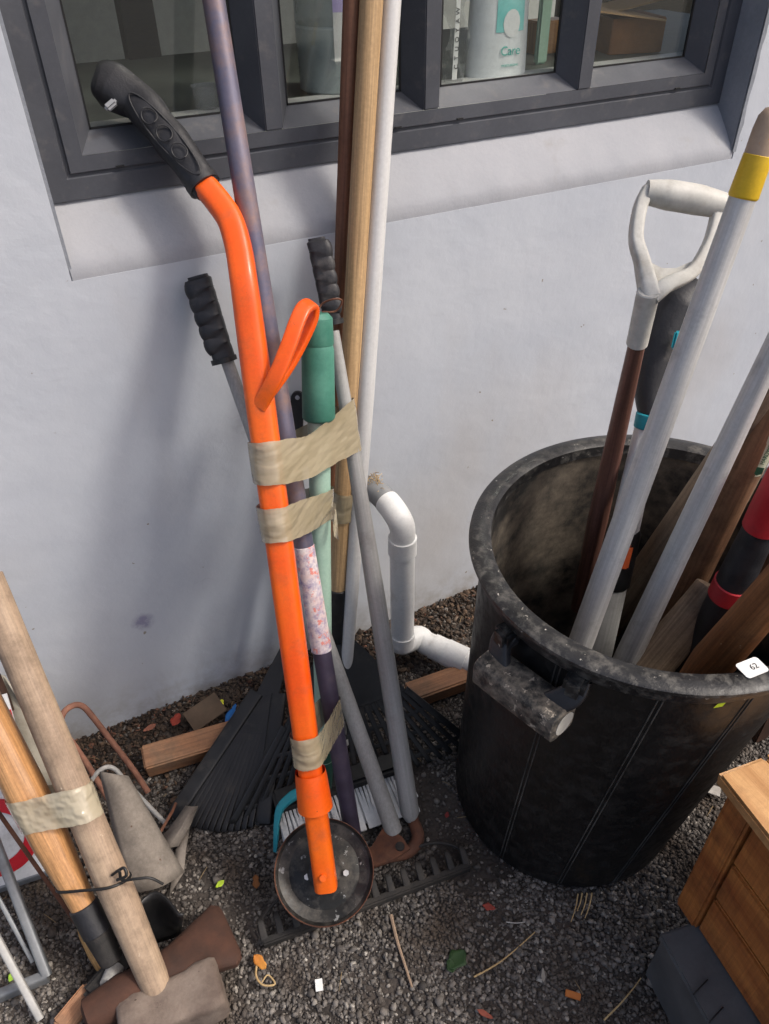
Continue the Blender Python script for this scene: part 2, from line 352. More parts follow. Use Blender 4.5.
# loose stones (nobody could count them)
def ico():
    t = (1+5**.5)/2
    v = np.array([(-1, t, 0), (1, t, 0), (-1, -t, 0), (1, -t, 0), (0, -1, t), (0, 1, t), (0, -1, -t), (0, 1, -t), (t, 0, -1), (t, 0, 1), (-t, 0, -1), (-t, 0, 1)], float)
    v /= np.linalg.norm(v[0])
    f = np.array([(0, 11, 5), (0, 5, 1), (0, 1, 7), (0, 7, 10), (0, 10, 11), (1, 5, 9), (5, 11, 4), (11, 10, 2), (10, 7, 6), (7, 1, 8), (3, 9, 4), (3, 4, 2), (3, 2, 6), (3, 6, 8), (3, 8, 9), (4, 9, 5), (2, 4, 11), (6, 2, 10), (8, 6, 7), (9, 8, 1)])
    return v, f
def scatter_mesh(name, P, S, material, flat=.65, cols=None):
    v0, f0 = ico(); N = len(P)
    V = v0[None]*(1+rng.uniform(-.28, .28, (N, 12, 1)))
    ax = rng.normal(size=(N, 3)); ax[:, 2] *= .5
    sc = np.stack([rng.uniform(.7, 1.35, N), rng.uniform(.7, 1.2, N), rng.uniform(.45, .95, N)*flat/.65], 1)
    V = V*sc[:, None]
    q = rng.normal(size=(N, 4)); q[:, 1:3] *= .35; q /= np.linalg.norm(q, axis=1)[:, None]
    w, x, y, z = q.T
    Rm = np.stack([1-2*(y*y+z*z), 2*(x*y-z*w), 2*(x*z+y*w), 2*(x*y+z*w), 1-2*(x*x+z*z), 2*(y*z-x*w), 2*(x*z-y*w), 2*(y*z+x*w), 1-2*(x*x+y*y)], 1).reshape(N, 3, 3)
    V = np.einsum('nij,nkj->nki', Rm, V)*S[:, None, None]+P[:, None]
    Fc = (f0[None]+12*np.arange(N)[:, None, None]).reshape(-1)
    me = bpy.data.meshes.new(name); me.vertices.add(N*12); me.vertices.foreach_set('co', V.reshape(-1))
    me.loops.add(N*60); me.loops.foreach_set('vertex_index', Fc); me.polygons.add(N*20)
    me.polygons.foreach_set('loop_start', np.arange(0, N*60, 3)); me.update(); me.materials.append(material)
    o = bpy.data.objects.new(name, me); COL.objects.link(o); o['kind'] = 'stuff'; return o
def island_mat(name, cols, rough=.85):
    mt = bpy.data.materials.new(name); mt.use_nodes = True; n = mt.node_tree.nodes; l = mt.node_tree.links; p = n['Principled BSDF']
    g = n.new('ShaderNodeNewGeometry'); r = n.new('ShaderNodeValToRGB'); r.color_ramp.interpolation = 'LINEAR'
    while len(r.color_ramp.elements) < len(cols): r.color_ramp.elements.new(.5)
    for i, (pos, c) in enumerate(cols): r.color_ramp.elements[i].position = pos; r.color_ramp.elements[i].color = C(c)
    l.new(g.outputs['Random Per Island'], r.inputs[0])
    t = n.new('ShaderNodeTexNoise'); t.inputs['Scale'].default_value = 9; t.inputs['Detail'].default_value = 6; l.new(g.outputs['Position'], t.inputs['Vector'])
    rr = n.new('ShaderNodeValToRGB'); rr.color_ramp.elements[0].position = .5; rr.color_ramp.elements[1].position = .68; l.new(t.outputs[0], rr.inputs[0])
    m = n.new('ShaderNodeMix'); m.data_type = 'RGBA'; l.new(rr.outputs[0], m.inputs[0]); l.new(r.outputs[0], m.inputs[6]); m.inputs[7].default_value = C('4a4037')
    l.new(m.outputs[2], p.inputs['Base Color']); p.inputs['Roughness'].default_value = rough; return mt
N = 200000
P = np.stack([rng.uniform(-.8, 1.8, N), -rng.uniform(.0, 1.45, N), np.zeros(N)], 1)
# thin the stones near the wall and on the trodden dirt strip by the bin
keep = np.ones(N, bool)
keep &= ~((P[:, 1] > -.15) & (rng.random(N) < .75))
ds = np.abs((P[:, 0]-.46)*.85+(P[:, 1]+.5)*.1)
keep &= ~((ds < .05) & (P[:, 1] > -.68) & (P[:, 1] < -.3) & (rng.random(N) < .85))
blob = np.sin(P[:, 0]*9+1.7)*np.sin(P[:, 1]*11+.4)+.6*np.sin(P[:, 0]*23)*np.sin(P[:, 1]*19)
keep &= ~((blob > .75) & (rng.random(N) < .45))
P = P[keep]; S = rng.gamma(5, .0026/5, len(P))+.0007
P[:, 2] = np.array([gz(a, b) for a, b in P[:, :2]])+S*.35
scatter_mesh('gravel', P, S, island_mat('gravel_stone', [(0, '393532'), (.3, '4d4844'), (.65, '615c57'), (.88, '746e68'), (.98, '8e8880'), (1, 'aea89e')]))
# leaf litter and soil crumbs along the foot of the wall
N = 16000
P = np.stack([rng.uniform(-1.0, 1.9, N), -np.abs(rng.normal(0, .07, N)), np.zeros(N)], 1); P = P[P[:, 1] > -.2]
extra = np.stack([rng.uniform(-.25, .2, 900), rng.uniform(-.3, -.02, 900), np.zeros(900)], 1); P = np.concatenate([P, extra])
S = rng.gamma(3, .0034/3, len(P))+.0007
P[:, 2] = np.array([gz(a, b) for a, b in P[:, :2]])+rng.uniform(0, .008, len(P))
scatter_mesh('leaf_litter', P, S, island_mat('litter', [(0, '241d18'), (.4, '3a2f27'), (.7, '4f4033'), (.9, '5e4c3d'), (.97, '684234'), (1, '7d7264')], .95), flat=.2)

# ---- building
WX0, WX1, SZ, WZ, OD = .08, 1.433, 1.056, 1.133, .062   # window opening, outer sill edge, frame foot, frame depth
TOPZ = 2.25
bld = thing('building', 'light grey painted concrete wall with a charcoal framed window, behind all the tools', 'building')
wm = bpy.data.materials.new('grey_wall_paint'); wm.use_nodes = True
n = wm.node_tree.nodes; l = wm.node_tree.links; p = n['Principled BSDF']; ge = n.new('ShaderNodeNewGeometry')
def nz(sc, det=6, ro=.6, st=(1, 1, 1)):
    mp = n.new('ShaderNodeMapping'); mp.inputs['Scale'].default_value = st; l.new(ge.outputs['Position'], mp.inputs[0])
    t = n.new('ShaderNodeTexNoise'); t.inputs['Scale'].default_value = sc; t.inputs['Detail'].default_value = det; t.inputs['Roughness'].default_value = ro
    l.new(mp.outputs[0], t.inputs['Vector']); return t.outputs['Fac']
def rp(f, a, b, ca=(0, 0, 0, 1), cb=(1, 1, 1, 1)):
    r = n.new('ShaderNodeValToRGB'); r.color_ramp.elements[0].position = a; r.color_ramp.elements[1].position = b
    r.color_ramp.elements[0].color = ca; r.color_ramp.elements[1].color = cb; l.new(f, r.inputs[0]); return r.outputs[0]
def mxx(f, a, b):
    x = n.new('ShaderNodeMix'); x.data_type = 'RGBA'; l.new(f, x.inputs[0])
    for v, k in ((a, 6), (b, 7)):
        if hasattr(v, 'links'): l.new(v, x.inputs[k])
        else: x.inputs[k].default_value = v
    return x.outputs[2]
col = rp(nz(3, 5), .35, .65, C('b5bac2'), C('bfc3c9'))
col = mxx(rp(nz(2.2, 4, .5, (1, 1, .5)), .55, .75), col, C('b4b4b6'))
col = mxx(rp(nz(46, 3, .5), .735, .75), col, C('8c857b'))          # specks of grit
col = mxx(rp(nz(24, 8, .75, (1, 1, .5)), .67, .71), col, C('c6cad0'))     # scuffs
# dirt splashed up the foot of the wall
sx = n.new('ShaderNodeSeparateXYZ'); l.new(ge.outputs['Position'], sx.inputs[0])
mr = n.new('ShaderNodeMapRange'); l.new(sx.outputs[2], mr.inputs[0]); mr.inputs[1].default_value = .16; mr.inputs[2].default_value = .01
mu = n.new('ShaderNodeMath'); mu.operation = 'MULTIPLY'; l.new(mr.outputs[0], mu.inputs[0]); l.new(rp(nz(16, 8, .7), .42, .7), mu.inputs[1])
col = mxx(mu.outputs[0], col, C('8d867c'))
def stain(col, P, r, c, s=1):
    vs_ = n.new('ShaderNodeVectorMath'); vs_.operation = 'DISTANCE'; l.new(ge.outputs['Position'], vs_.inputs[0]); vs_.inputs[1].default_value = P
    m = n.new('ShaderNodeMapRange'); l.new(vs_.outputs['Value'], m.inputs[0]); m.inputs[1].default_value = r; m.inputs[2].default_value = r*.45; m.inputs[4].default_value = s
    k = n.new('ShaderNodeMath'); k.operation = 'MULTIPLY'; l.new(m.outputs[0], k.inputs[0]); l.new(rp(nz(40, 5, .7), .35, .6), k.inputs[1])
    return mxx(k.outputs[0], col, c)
vo2 = n.new('ShaderNodeTexVoronoi'); vo2.feature = 'DISTANCE_TO_EDGE'; vo2.inputs['Scale'].default_value = 2.3
dn2 = n.new('ShaderNodeVectorMath'); dn2.operation = 'ADD'; tn2 = n.new('ShaderNodeTexNoise'); tn2.inputs['Scale'].default_value = 9; tn2.inputs['Detail'].default_value = 6; l.new(ge.outputs['Position'], tn2.inputs['Vector'])
sc2 = n.new('ShaderNodeVectorMath'); sc2.operation = 'SCALE'; sc2.inputs['Scale'].default_value = .22; l.new(tn2.outputs['Color'], sc2.inputs[0]); l.new(sc2.outputs[0], dn2.inputs[0]); l.new(ge.outputs['Position'], dn2.inputs[1]); l.new(dn2.outputs[0], vo2.inputs['Vector'])
ck = n.new('ShaderNodeMath'); ck.operation = 'MULTIPLY'; l.new(rp(vo2.outputs['Distance'], .0015, .005, (1, 1, 1, 1), (0, 0, 0, 1)), ck.inputs[0]); l.new(rp(nz(1.7, 3, .5), .56, .64, (0, 0, 0, 1), (.55, .55, .55, 1)), ck.inputs[1])
col = mxx(ck.outputs[0], col, C('8a8a8d'))
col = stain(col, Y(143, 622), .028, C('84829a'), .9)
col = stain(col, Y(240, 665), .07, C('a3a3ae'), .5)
l.new(col, p.inputs['Base Color']); p.inputs['Roughness'].default_value = .55
b1 = n.new('ShaderNodeBump'); b1.inputs['Distance'].default_value = .0012; l.new(nz(30, 8, .6), b1.inputs['Height'])
b2 = n.new('ShaderNodeBump'); b2.inputs['Distance'].default_value = .004; l.new(nz(5, 3, .5), b2.inputs['Height']); l.new(b1.outputs[0], b2.inputs['Normal']); l.new(b2.outputs[0], p.inputs['Normal'])
w = MB()
TH = .2
def wbox(x0, x1, z0, z1): w.box(((x0+x1)/2, TH/2, (z0+z1)/2), (x1-x0, TH, z1-z0))
wbox(-2.5, WX0, -.1, 3.0); wbox(WX1, 4.5, -.1, 3.0); wbox(WX0, WX1, -.1, SZ-.02); wbox(WX0, WX1, TOPZ, 3.0)
w.build('wall', wm, bld, smooth=False)
# sloped, roughly plastered sill
s = MB(); nxs = 90; nys = 8; vs = []
for j in range(nys+1):
    t = j/nys
    for i in range(nxs+1):
        x = WX0+.002+(WX1-WX0-.004)*i/nxs
        wob = .0022*math.sin(x*61)*math.sin(x*23+1)+rng.normal(0, .0008)
        yy = .0006+(OD+.008)*t; zz = SZ-.004+wob*(1-t)+(WZ+.004-SZ)*(t**.85)+rng.normal(0, .0006)
        vs.append((x, yy, zz))
fs = [(j*(nxs+1)+i, j*(nxs+1)+i+1, (j+1)*(nxs+1)+i+1, (j+1)*(nxs+1)+i) for j in range(nys) for i in range(nxs)]
k = len(vs); vs += [(v[0], .0006, v[2]-.02) for v in vs[:nxs+1]]
fs += [(i, k+i, k+i+1, i+1) for i in range(nxs)]
mesh_obj('window_sill', vs, fs, sill_m, bld)
# reveal plaster on both sides (a thin coat proud of the opening)
for nm, x in (('window_reveal', WX1-.004), ('window_reveal', WX0+.002)):
    MB().box((x, .035, 1.65), (.006, .066, 1.25)).build(nm, reveal_m, bld)
# broken paint edge of the grey reveal on the wall face
rgd = []; zs = np.linspace(1.05, 1.9, 80)
for z in zs: rgd.append((WX1+.004+.0012*math.sin(z*70)+rng.normal(0, .0011), -.002, z))
vs = []; 
for a in rgd: vs += [(WX1-.006, -.002, a[2]), a]
mesh_obj('paint_edge', vs, [(2*i, 2*i+1, 2*i+3, 2*i+2) for i in range(len(rgd)-1)], reveal_m, bld)
# window frame
FY = OD; GY = .102; z0 = WZ; zi = 1.166; zs_ = 1.192; zg = 1.218
win = MB()
fr = bld
def ring(x0, x1, a0, y0, a1, y1, zlo, top):
    """four mitred faces between an outer rectangle (inset a0, depth y0) and an inner one (inset a1, depth y1)"""
    o = [(x0+a0, y0, zlo+a0), (x1-a0, y0, zlo+a0), (x1-a0, y0, top-a0), (x0+a0, y0, top-a0)]
    i = [(x0+a1, y1, zlo+a1), (x1-a1, y1, zlo+a1), (x1-a1, y1, top-a1), (x0+a1, y1, top-a1)]
    win.add(o+i, [(k, (k+1) % 4, (k+1) % 4+4, k+4) for k in range(4)])
x0, x1 = WX0+.006, WX1-.008
prof = [(0, FY+.04), (0, FY), (.030, FY), (.0325, FY+.004), (.036, FY+.004), (.038, FY-.001), (.060, FY-.001)]
for (a, ya), (b, yb) in zip(prof, prof[1:]): ring(x0, x1, a, ya, b, yb, z0, TOPZ)
mull = [(.721, .751), (1.048, 1.079)]
mull = [(.432, .462)]+mull
gl_rect = [(x0+.060, .405), (.490, .694), (.779, 1.012), (1.107, x1-.060)]
# sash rings round each pane: vertical inner faces going back to the glass
win_o = win.build('window_frame', frame_m, fr, smooth=False)
xs = [x0+.060]+[v for m_ in mull for v in m_]+[x1-.060]
panes = [(xs[0], xs[1]), (xs[2], xs[3]), (xs[4], xs[5]), (xs[6], xs[7])]
zb = z0+.060
for a, b in mull:
    mm = MB(); mm.box(((a+b)/2, FY+.012, (zb+TOPZ-.06)/2), (b-a, .028, TOPZ-.06-zb), bevel=.002); mm.build('mullion', frame_m, fr)
glass = bpy.data.materials.new('window_glass'); glass.use_nodes = True
n = glass.node_tree.nodes; l = glass.node_tree.links
for q in list(n):
    if q.type != 'OUTPUT_MATERIAL': n.remove(q)
out = n['Material Output']; tr = n.new('ShaderNodeBsdfTransparent'); tr.inputs[0].default_value = (.97, .985, .975, 1)
gs = n.new('ShaderNodeBsdfGlossy'); gs.inputs['Roughness'].default_value = .01; gs.inputs['Color'].default_value = (.9, .95, .93, 1)
lw = n.new('ShaderNodeLayerWeight'); pw = n.new('ShaderNodeMath'); pw.operation = 'POWER'; l.new(lw.outputs['Facing'], pw.inputs[0]); pw.inputs[1].default_value = 3.5
fn = n.new('ShaderNodeMapRange'); l.new(pw.outputs[0], fn.inputs[0]); fn.inputs[3].default_value = .10; fn.inputs[4].default_value = .8
mxs = n.new('ShaderNodeMixShader'); l.new(fn.outputs[0], mxs.inputs[0]); l.new(tr.outputs[0], mxs.inputs[1]); l.new(gs.outputs[0], mxs.inputs[2]); l.new(mxs.outputs[0], out.inputs[0])
gasket = mat('black_gasket', C('1b1b1c'), rough=.6)
for (a, b) in panes:
    sh = MB(); tp = TOPZ-.06
    ia, ib, izb = a+.024, b-.024, zg
    o = [(a, FY+.001, zb), (b, FY+.001, zb), (b, FY+.001, tp), (a, FY+.001, tp)]
    i = [(ia, GY, izb), (ib, GY, izb), (ib, GY, tp-.03), (ia, GY, tp-.03)]
    sh.add(o+i, [(k, (k+1) % 4, (k+1) % 4+4, k+4) for k in range(4)])
    so = sh.build('sash', frame_m, fr, smooth=False)
    gk = MB(); g = .0025
    for c_, s_ in ((((ia+ib)/2, GY+.001, izb+g/2), (ib-ia, .004, g)), ((ia+g/2, GY+.001, (izb+tp)/2), (g, .004, tp-izb)), ((ib-g/2, GY+.001, (izb+tp)/2), (g, .004, tp-izb))): gk.box(c_, s_)
    gko = gk.build('gasket', gasket, so, smooth=False)
    MB().box(((ia+ib)/2, GY+.004, (izb+tp)/2-.01), (ib-ia+.01, .004, tp-izb)).build('glass_pane', glass, so, smooth=False)
# weep holes in the bottom rail
for px, py in ((120, 166), (398, 125), (460, 117), (678, 85)):
    q = Y(px, py, FY-.002); MB().box((q.x, FY-.0025, z0+.0395), (.012, .003, .002)).build('weep_hole', gasket, fr)
# inside: ledge, bench, room
MB().box(((WX0+WX1)/2, .135, zg-.012), (WX1-WX0, .055, .02), bevel=.002).build('interior_ledge', ledge_m, bld)
MB().box(((WX0+WX1)/2, .46, zg-.022), (2.2, .56, .03)).build('interior_bench', bench_m, bld)
rm = MB(); X0_, X1_, Y1_, Z1_ = -1.6, 3.2, 3.0, 2.6
rm.add([(X0_, .2, 0), (X1_, .2, 0), (X1_, Y1_, 0), (X0_, Y1_, 0), (X0_, .2, Z1_), (X1_, .2, Z1_), (X1_, Y1_, Z1_), (X0_, Y1_, Z1_)],
       [(0, 1, 2, 3), (4, 7, 6, 5), (2, 6, 7, 3), (3, 7, 4, 0)])  # right wall left out so sky light brightens the inside
rm.build('interior_room', room_m, bld, smooth=False)
MB().box((.40, .75, 1.9), (.07, .05, 1.4)).build('interior_post', mat('dark_post', C('1f201f'), rough=.6), bld)
MB().box((.35, .80, 1.36), (2.0, .03, .03)).build('interior_rail', room_m, bld)

# ---- things on the bench behind the glass
bz = zg-.006
def jug():
    c = Y(338, 98, .19); t = thing('water_jug', 'cloudy plastic jug half full of water behind the second window pane', 'jug', (c.x, .2, bz))
    MB().lathe([(0, .052), (.006, .062), (.10, .064), (.104, .061), (.108, .064), (.20, .063), (.235, .05), (.262, .02), (.30, .018)], 40).build('jug_body', jug_m, t, local=True)
    MB().lathe([(.003, .05), (.008, .060), (.07, .0615), (.0705, .0615)], 40).build('water', water_m, t, local=True)
    lab = []; nn = 10
    for k in range(nn+1):
        a = math.radians(-112+k*6.5); lab += [(.0655*math.cos(a), .0655*math.sin(a), .055), (.0655*math.cos(a), .0655*math.sin(a), .155)]
    MB().add(lab, [(2*k, 2*k+2, 2*k+3, 2*k+1) for k in range(nn)]).build('label', label_white, t, local=True)
    MB().add([(x*1.003, y*1.003, z if i % 2 else .125) for i, (x, y, z) in enumerate(lab)], [(2*k, 2*k+2, 2*k+3, 2*k+1) for k in range(nn)]).build('label_band', label_lav, t, local=True)
    MB().sweep(smooth_path([(-.045, 0, .21), (-.085, 0, .235), (-.08, 0, .28), (-.03, 0, .285)]), .007).build('handle', black_plastic, t, local=True)
jug()
def bottle():
    c = Y(499, 78, .15); t = thing('soap_bottle', 'white squeeze bottle with a teal drop label standing behind the third window pane', 'bottle', (c.x, .165, bz))
    sec = [(0, .058), (.004, .064), (.06, .062), (.13, .059), (.165, .060), (.20, .05), (.23, .022), (.26, .02)]
    MB().lathe(sec, 40, (1, .58)).build('bottle_body', bottle_white, t, local=True)
    def patch(u0, u1, z0, z1, off, m_, nm, fn=None):
        vs = []; N_ = 14
        for j in range(N_+1):
            z = z0+(z1-z0)*j/N_; r = np.interp(z, [q[0] for q in sec], [q[1] for q in sec])+off
            for i in range(N_+1):
                u = u0+(u1-u0)*i/N_; a = -math.pi/2+u; zz = z
                if fn: 
                    a, zz = fn(i/N_, j/N_)
                    r = np.interp(zz, [q[0] for q in sec], [q[1] for q in sec])+off
                vs.append((r*math.cos(a), r*.58*math.sin(a)-off*.4, zz))
        MB().add(vs, [(j*(N_+1)+i, j*(N_+1)+i+1, (j+1)*(N_+1)+i+1, (j+1)*(N_+1)+i) for j in range(N_) for i in range(N_)]).build(nm, m_, t, local=True)
    patch(-.42, .62, .075, .16, .0008, label_teal, 'label')
    patch(0, 0, 0, 0, .0016, label_white, 'label_drop', lambda u, v: (-math.pi/2+.1+(.30*v)*math.cos(u*2*math.pi), .088+.022*v*math.sin(u*2*math.pi)))
    o = Vector((c.x+.006, .165-.0375, bz+.045)); text_mesh('Care', .021, 'lettering', ink_teal, t, frame_from((1, 0, 0), (0, .05, 1), o))
    o = Vector((c.x+.006, .165-.0385, bz+.022)); text_mesh('MOISTURISING', .0055, 'lettering', ink_teal, t, frame_from((1, 0, 0), (0, .05, 1), o))
bottle()
def packet():
    c = Y(455, 80, .14); t = thing('plastic_packet', 'crinkled clear packet with a narrow white label strip left of the soap bottle', 'packet', (c.x, .14, bz))
    vs = []
    for j in range(13):
        for i in range(7): vs.append(((i/6-.5)*.045+.004*math.sin(j*1.3), .012*math.sin(i*1.2+j*.9), .17*j/12))
    MB().add(vs, [(j*7+i, j*7+i+1, (j+1)*7+i+1, (j+1)*7+i) for j in range(12) for i in range(6)]).build('film', clear_bag, t, local=True)
    MB().slab([(-.016, -.016, .01), (-.006, -.016, .01), (-.004, -.016, .14), (-.012, -.016, .14)], .001).build('label', label_white, t, local=True)
    for k, ch in enumerate('CTUOYAW'): text_mesh(ch, .011, 'lettering', ink, t, frame_from((0, 0, 1), (-1, 0, 0), (c.x-.0085, .1235, bz+.03+.014*k)))
packet()
c = Y(545, 72, .2)
st = MB().box((c.x, .22, bz+.15), (.028, .012, .30), bevel=.004).build('green_strip', paleg, None); props(st, 'upright pale green plastic strip beside the white soap bottle indoors', 'strip')
def carton():
    c = Y(632, 60, .2); t = thing('cardboard_carton', 'open brown cardboard carton behind the right hand window pane', 'carton', (c.x+.03, .27, bz))
    rz = Matrix.Rotation(math.radians(-14), 3, 'Z')
    MB().box((0, 0, .032), (.12, .12, .064), rz, bevel=.002).build('carton_body', card, t, local=True)
    MB().box((-.035, -.0, .072), (.15, .17, .003), rz @ Matrix.Rotation(math.radians(8), 3, 'Y')).build('flap', card_lt, t, local=True)
    MB().box((.02, .03, .080), (.14, .10, .003), rz @ Matrix.Rotation(math.radians(-10), 3, 'Y')).build('flap', card_lt, t, local=True)
carton()
c = Y(548, 60, .3)
t = thing('wooden_block', 'small honey coloured wooden block behind the soap bottle', 'block', (c.x+.01, .33, bz)); MB().box((0, 0, .03), (.08, .05, .06), bevel=.003).build('block_body', wood_orange, t, local=True)
c = Y(207, 92, .15)
t = thing('clear_cup', 'small clear plastic cup on the ledge behind the left window pane', 'cup', (c.x, .16, bz+.002))
MB().lathe([(0, .017), (.002, .018), (.035, .022), (.036, .0225), (.034, .0205), (.003, .0165)], 28, caps=False).build('cup_body', clear_bag, t, local=True)

# ---- PVC drain pipe
def drain():
    y = -.125
    top = Y(402, 520, y); mid = Y(409, 560, y); low = Y(411, 640, y)
    t = thing('drain_pipe', 'white plastic waste pipe elbowing out of the wall and down behind the black bin', 'pipe', (low.x, y, 0))
    r = rad(mid, 25); wl = Vector((top.x-.015, .0, top.z+.012))
    el = smooth_path([wl, wl.lerp(top, .55)+Vector((0, 0, .006)), top+Vector((-.004, .012, .002)), top+Vector((0, -.001, -.02)), top+Vector((0, -.002, -.05))], 8)
    MB().sweep(el[:9], r*.93, 24).build('wall_stub', pvc_shadow, t)
    MB().sweep(el[8:], r*1.0, 24).build('upper_elbow', pvc, t)
    zt = top.z-.035
    MB().sweep([(top.x, y-.002, zt-.012), (top.x, y-.002, zt-.055)], r*1.13, 28).build('coupling', pvc, t)
    zb_ = .085
    MB().sweep([(top.x, y-.002, zt-.03), (top.x, y-.002, zb_)], r, 28).build('pipe', pvc, t)
    MB().sweep([(top.x, y-.002, zb_+.035), (top.x, y-.002, zb_-.004)], r*1.1, 28).build('coupling', pvc, t)
    e2 = G(437, 648, .06); e3 = G(480, 668, .045)
    lo = Vector((top.x, y-.002, zb_)); MB().sweep(smooth_path([lo+Vector((0, 0, .02)), lo, e2-(e3-e2).normalized()*.052+Vector((0, 0, .006)), e2-(e3-e2).normalized()*.03, e2], 8), r*1.04, 24).build('lower_elbow', pvc, t)
    d = (e3-e2).normalized()
    MB().sweep([e2-d*.012, e2+d*.022], r*1.14, 28).build('coupling', pvc, t)
    MB().sweep([e2+d*.02, e2+d*.025, e2+d*.075], [r*1.16, r*1.2, r*1.2], 28).build('coupling', pvc, t)
    MB().sweep([e2+d*.02, e3+d*.18], r, 28).build('pipe', pvc, t)
    # bits of dried sealant and straw where it leaves the wall
    b = MB()
    for k in range(46):
        o = wl+Vector((rng.normal(0, .010), -.02+rng.normal(0, .014), r+rng.normal(-.002, .004))); dd = Vector(rng.normal(size=3)).normalized()*rng.uniform(.006, .018)
        b.sweep([o, o+dd*.5+Vector((0, 0, .002)), o+dd], .0007, 4)
    b.build('straw_tuft', straw_m, t)
drain()

# ================================================================ THE BIN
BH = .71; BC0 = Vector((.734, -.565, 0)); BC1 = Vector((.773, -.613, BH)); BR0, BR1 = .226, .270
def binp(a, z, r=None, dr=0):
    t = z/BH; c = BC0.lerp(BC1, t); rr = BR0+(BR1-BR0)*t if r is None else r
    e = 1+.018*math.cos(2*a-.6)*t; rr = (rr+dr)*e
    return Vector((c.x+rr*math.cos(a), c.y+rr*math.sin(a), z))
def shell(lv, seg=96, ribs=False):
    vs = []; fs = []
    for z, dr in lv:
        for k in range(seg):
            a = 2*math.pi*k/seg; d = dr
            if ribs and z < BH-.05 and min(abs(((a-o+math.pi) % (2*math.pi))-math.pi) for o in [math.pi/8+i*math.pi/4 for i in range(8)]) < .045: d += .0035
            v = binp(a, z, None, d); vs.append(v)
    for i in range(len(lv)-1):
        for k in range(seg): k2 = (k+1) % seg; fs.append((i*seg+k, i*seg+k2, (i+1)*seg+k2, (i+1)*seg+k))
    return vs, fs
tb = thing('rubbish_bin', 'large round black plastic bin with a dusty rim, full of long handled tools', 'bin', BC0)
lv = [(.0, -.012), (.006, -.002), (.012, 0)]+[(z, 0) for z in np.linspace(.03, BH-.035, 26)]
v, f = shell(lv, 256, False); f.append(tuple(range(256))[::-1]); mesh_obj('body', v, f, bin_plastic, tb)
lv = [(BH-.008, -.010)]+[(z, -.007) for z in np.linspace(BH-.04, .02, 20)]
v, f = shell(lv); f.append(tuple(len(v)-96+k for k in range(96))); mesh_obj('inner_wall', v, f, bin_in, tb)
v, f = shell([(BH-.04, -.002), (BH-.04, .010), (BH-.036, .012), (BH-.012, .0125), (BH-.010, .021), (BH-.006, .024), (BH-.001, .0235), (BH+.0015, .020), (BH+.0035, .008), (BH+.003, -.004), (BH-.001, -.0105), (BH-.02, -.012)], 128)
mesh_obj('rim', v, f, bin_rim, tb)
def bin_angle(px, py, z0_=.25, z1_=.69):
    best = (1e9,)
    for a in np.linspace(-3.1, 0, 200):
        for z in np.linspace(z0_, z1_, 30):
            v_ = R.T @ (np.array(binp(a, z))-CAM); e_ = (v_[0]/v_[2]*F+c0[0]-px)**2+(v_[1]/v_[2]*F+c0[1]-py)**2
            if e_ < best[0]: best = (e_, a, z)
    return best[1]
seam_m = mat('scuffed_seam_plastic', C('2b2a29'), C('3a3938'), rough=.6, dust=C('6a6660'), damt=.45, dscale=14)
for px, py in ((660, 700), (537, 728), (745, 705)):
    a = bin_angle(px, py, .5, .68)
    for da in (-.004, .022):
        MB().sweep([binp(a+da+.0*z, z, None, .0005) for z in np.linspace(.02, BH-.045, 24)], .0011, 8).build('seam', seam_m, tb)
def bin_handle(a0, name='handle'):
    half = .24
    e = [binp(a0-half, .60, None, .042), binp(a0+half, .60, None, .042)]
    hp = []
    h = MB(); d = (e[1]-e[0]); L = d.length; d.normalize()
    pts = [e[0]+d*L*t for t in (0, .01, .02, .3, .5, .7, .98, .99, 1)]
    h.sweep(pts, [.022, .0255, .027, .0275, .0275, .0275, .027, .0255, .022], sect=RSQ, up=(0, 0, 1))
    hh = h.build(name, handle_dust, tb)
    MB().sweep([e[1]-d*.002, e[1]+d*.0008], .019, 20).build('end_cap', white_pl, hh)
    for s_, q in ((-1, e[0]+d*.03), (1, e[1]-d*.03)):
        aa = a0+s_*(half*.9); w0 = binp(aa, BH-.052, None, .004); w1 = binp(aa, BH-.07, None, .022)
        MB().sweep(smooth_path([w0, w1, q+Vector((0, 0, .012)), q], 6), .014, sect=[(x*.55, y*1.25) for x, y in RSQ]).build('bracket', black_rubber, tb)
        b = MB(); b.box(binp(aa, BH-.055, None, .012), (.034, .030, .034), Matrix.Rotation(aa, 3, 'Z'), bevel=.006); b.build('bracket_boss', bin_rim, tb)
bin_handle(-2.86); bin_handle(.28)
# price sticker and small tag
ps = G(752, 668, BH+.004)
stk = thing('sticker', 'white price sticker printed 62 on the front of the bin rim', 'sticker', ps)
sx_ = (G(762, 664, ps.z)-G(742, 672, ps.z)).normalized(); sy_ = Vector((-sx_.y, sx_.x, 0))
mm = MB(); pts = []
for cx_, cy_ in ((1, 1), (-1, 1), (-1, -1), (1, -1)):
    for k in range(5):
        a = math.atan2(cy_, cx_)-math.pi/4+k*math.pi/8; pts.append(ps+sx_*(cx_*.013+.0045*math.cos(a))+sy_*(cy_*.008+.0045*math.sin(a)))
mm.slab([p_+Vector((0, 0, .0012)) for p_ in pts], .0008).build('paper', label_white, stk, smooth=False)
text_mesh('62', .012, 'lettering', ink, stk, frame_from(sx_, sy_, ps+Vector((0, 0, .0014))+sx_*.003))
a_ = math.atan2(G(718, 705, .63).y-BC1.y, G(718, 705, .63).x-BC1.x)
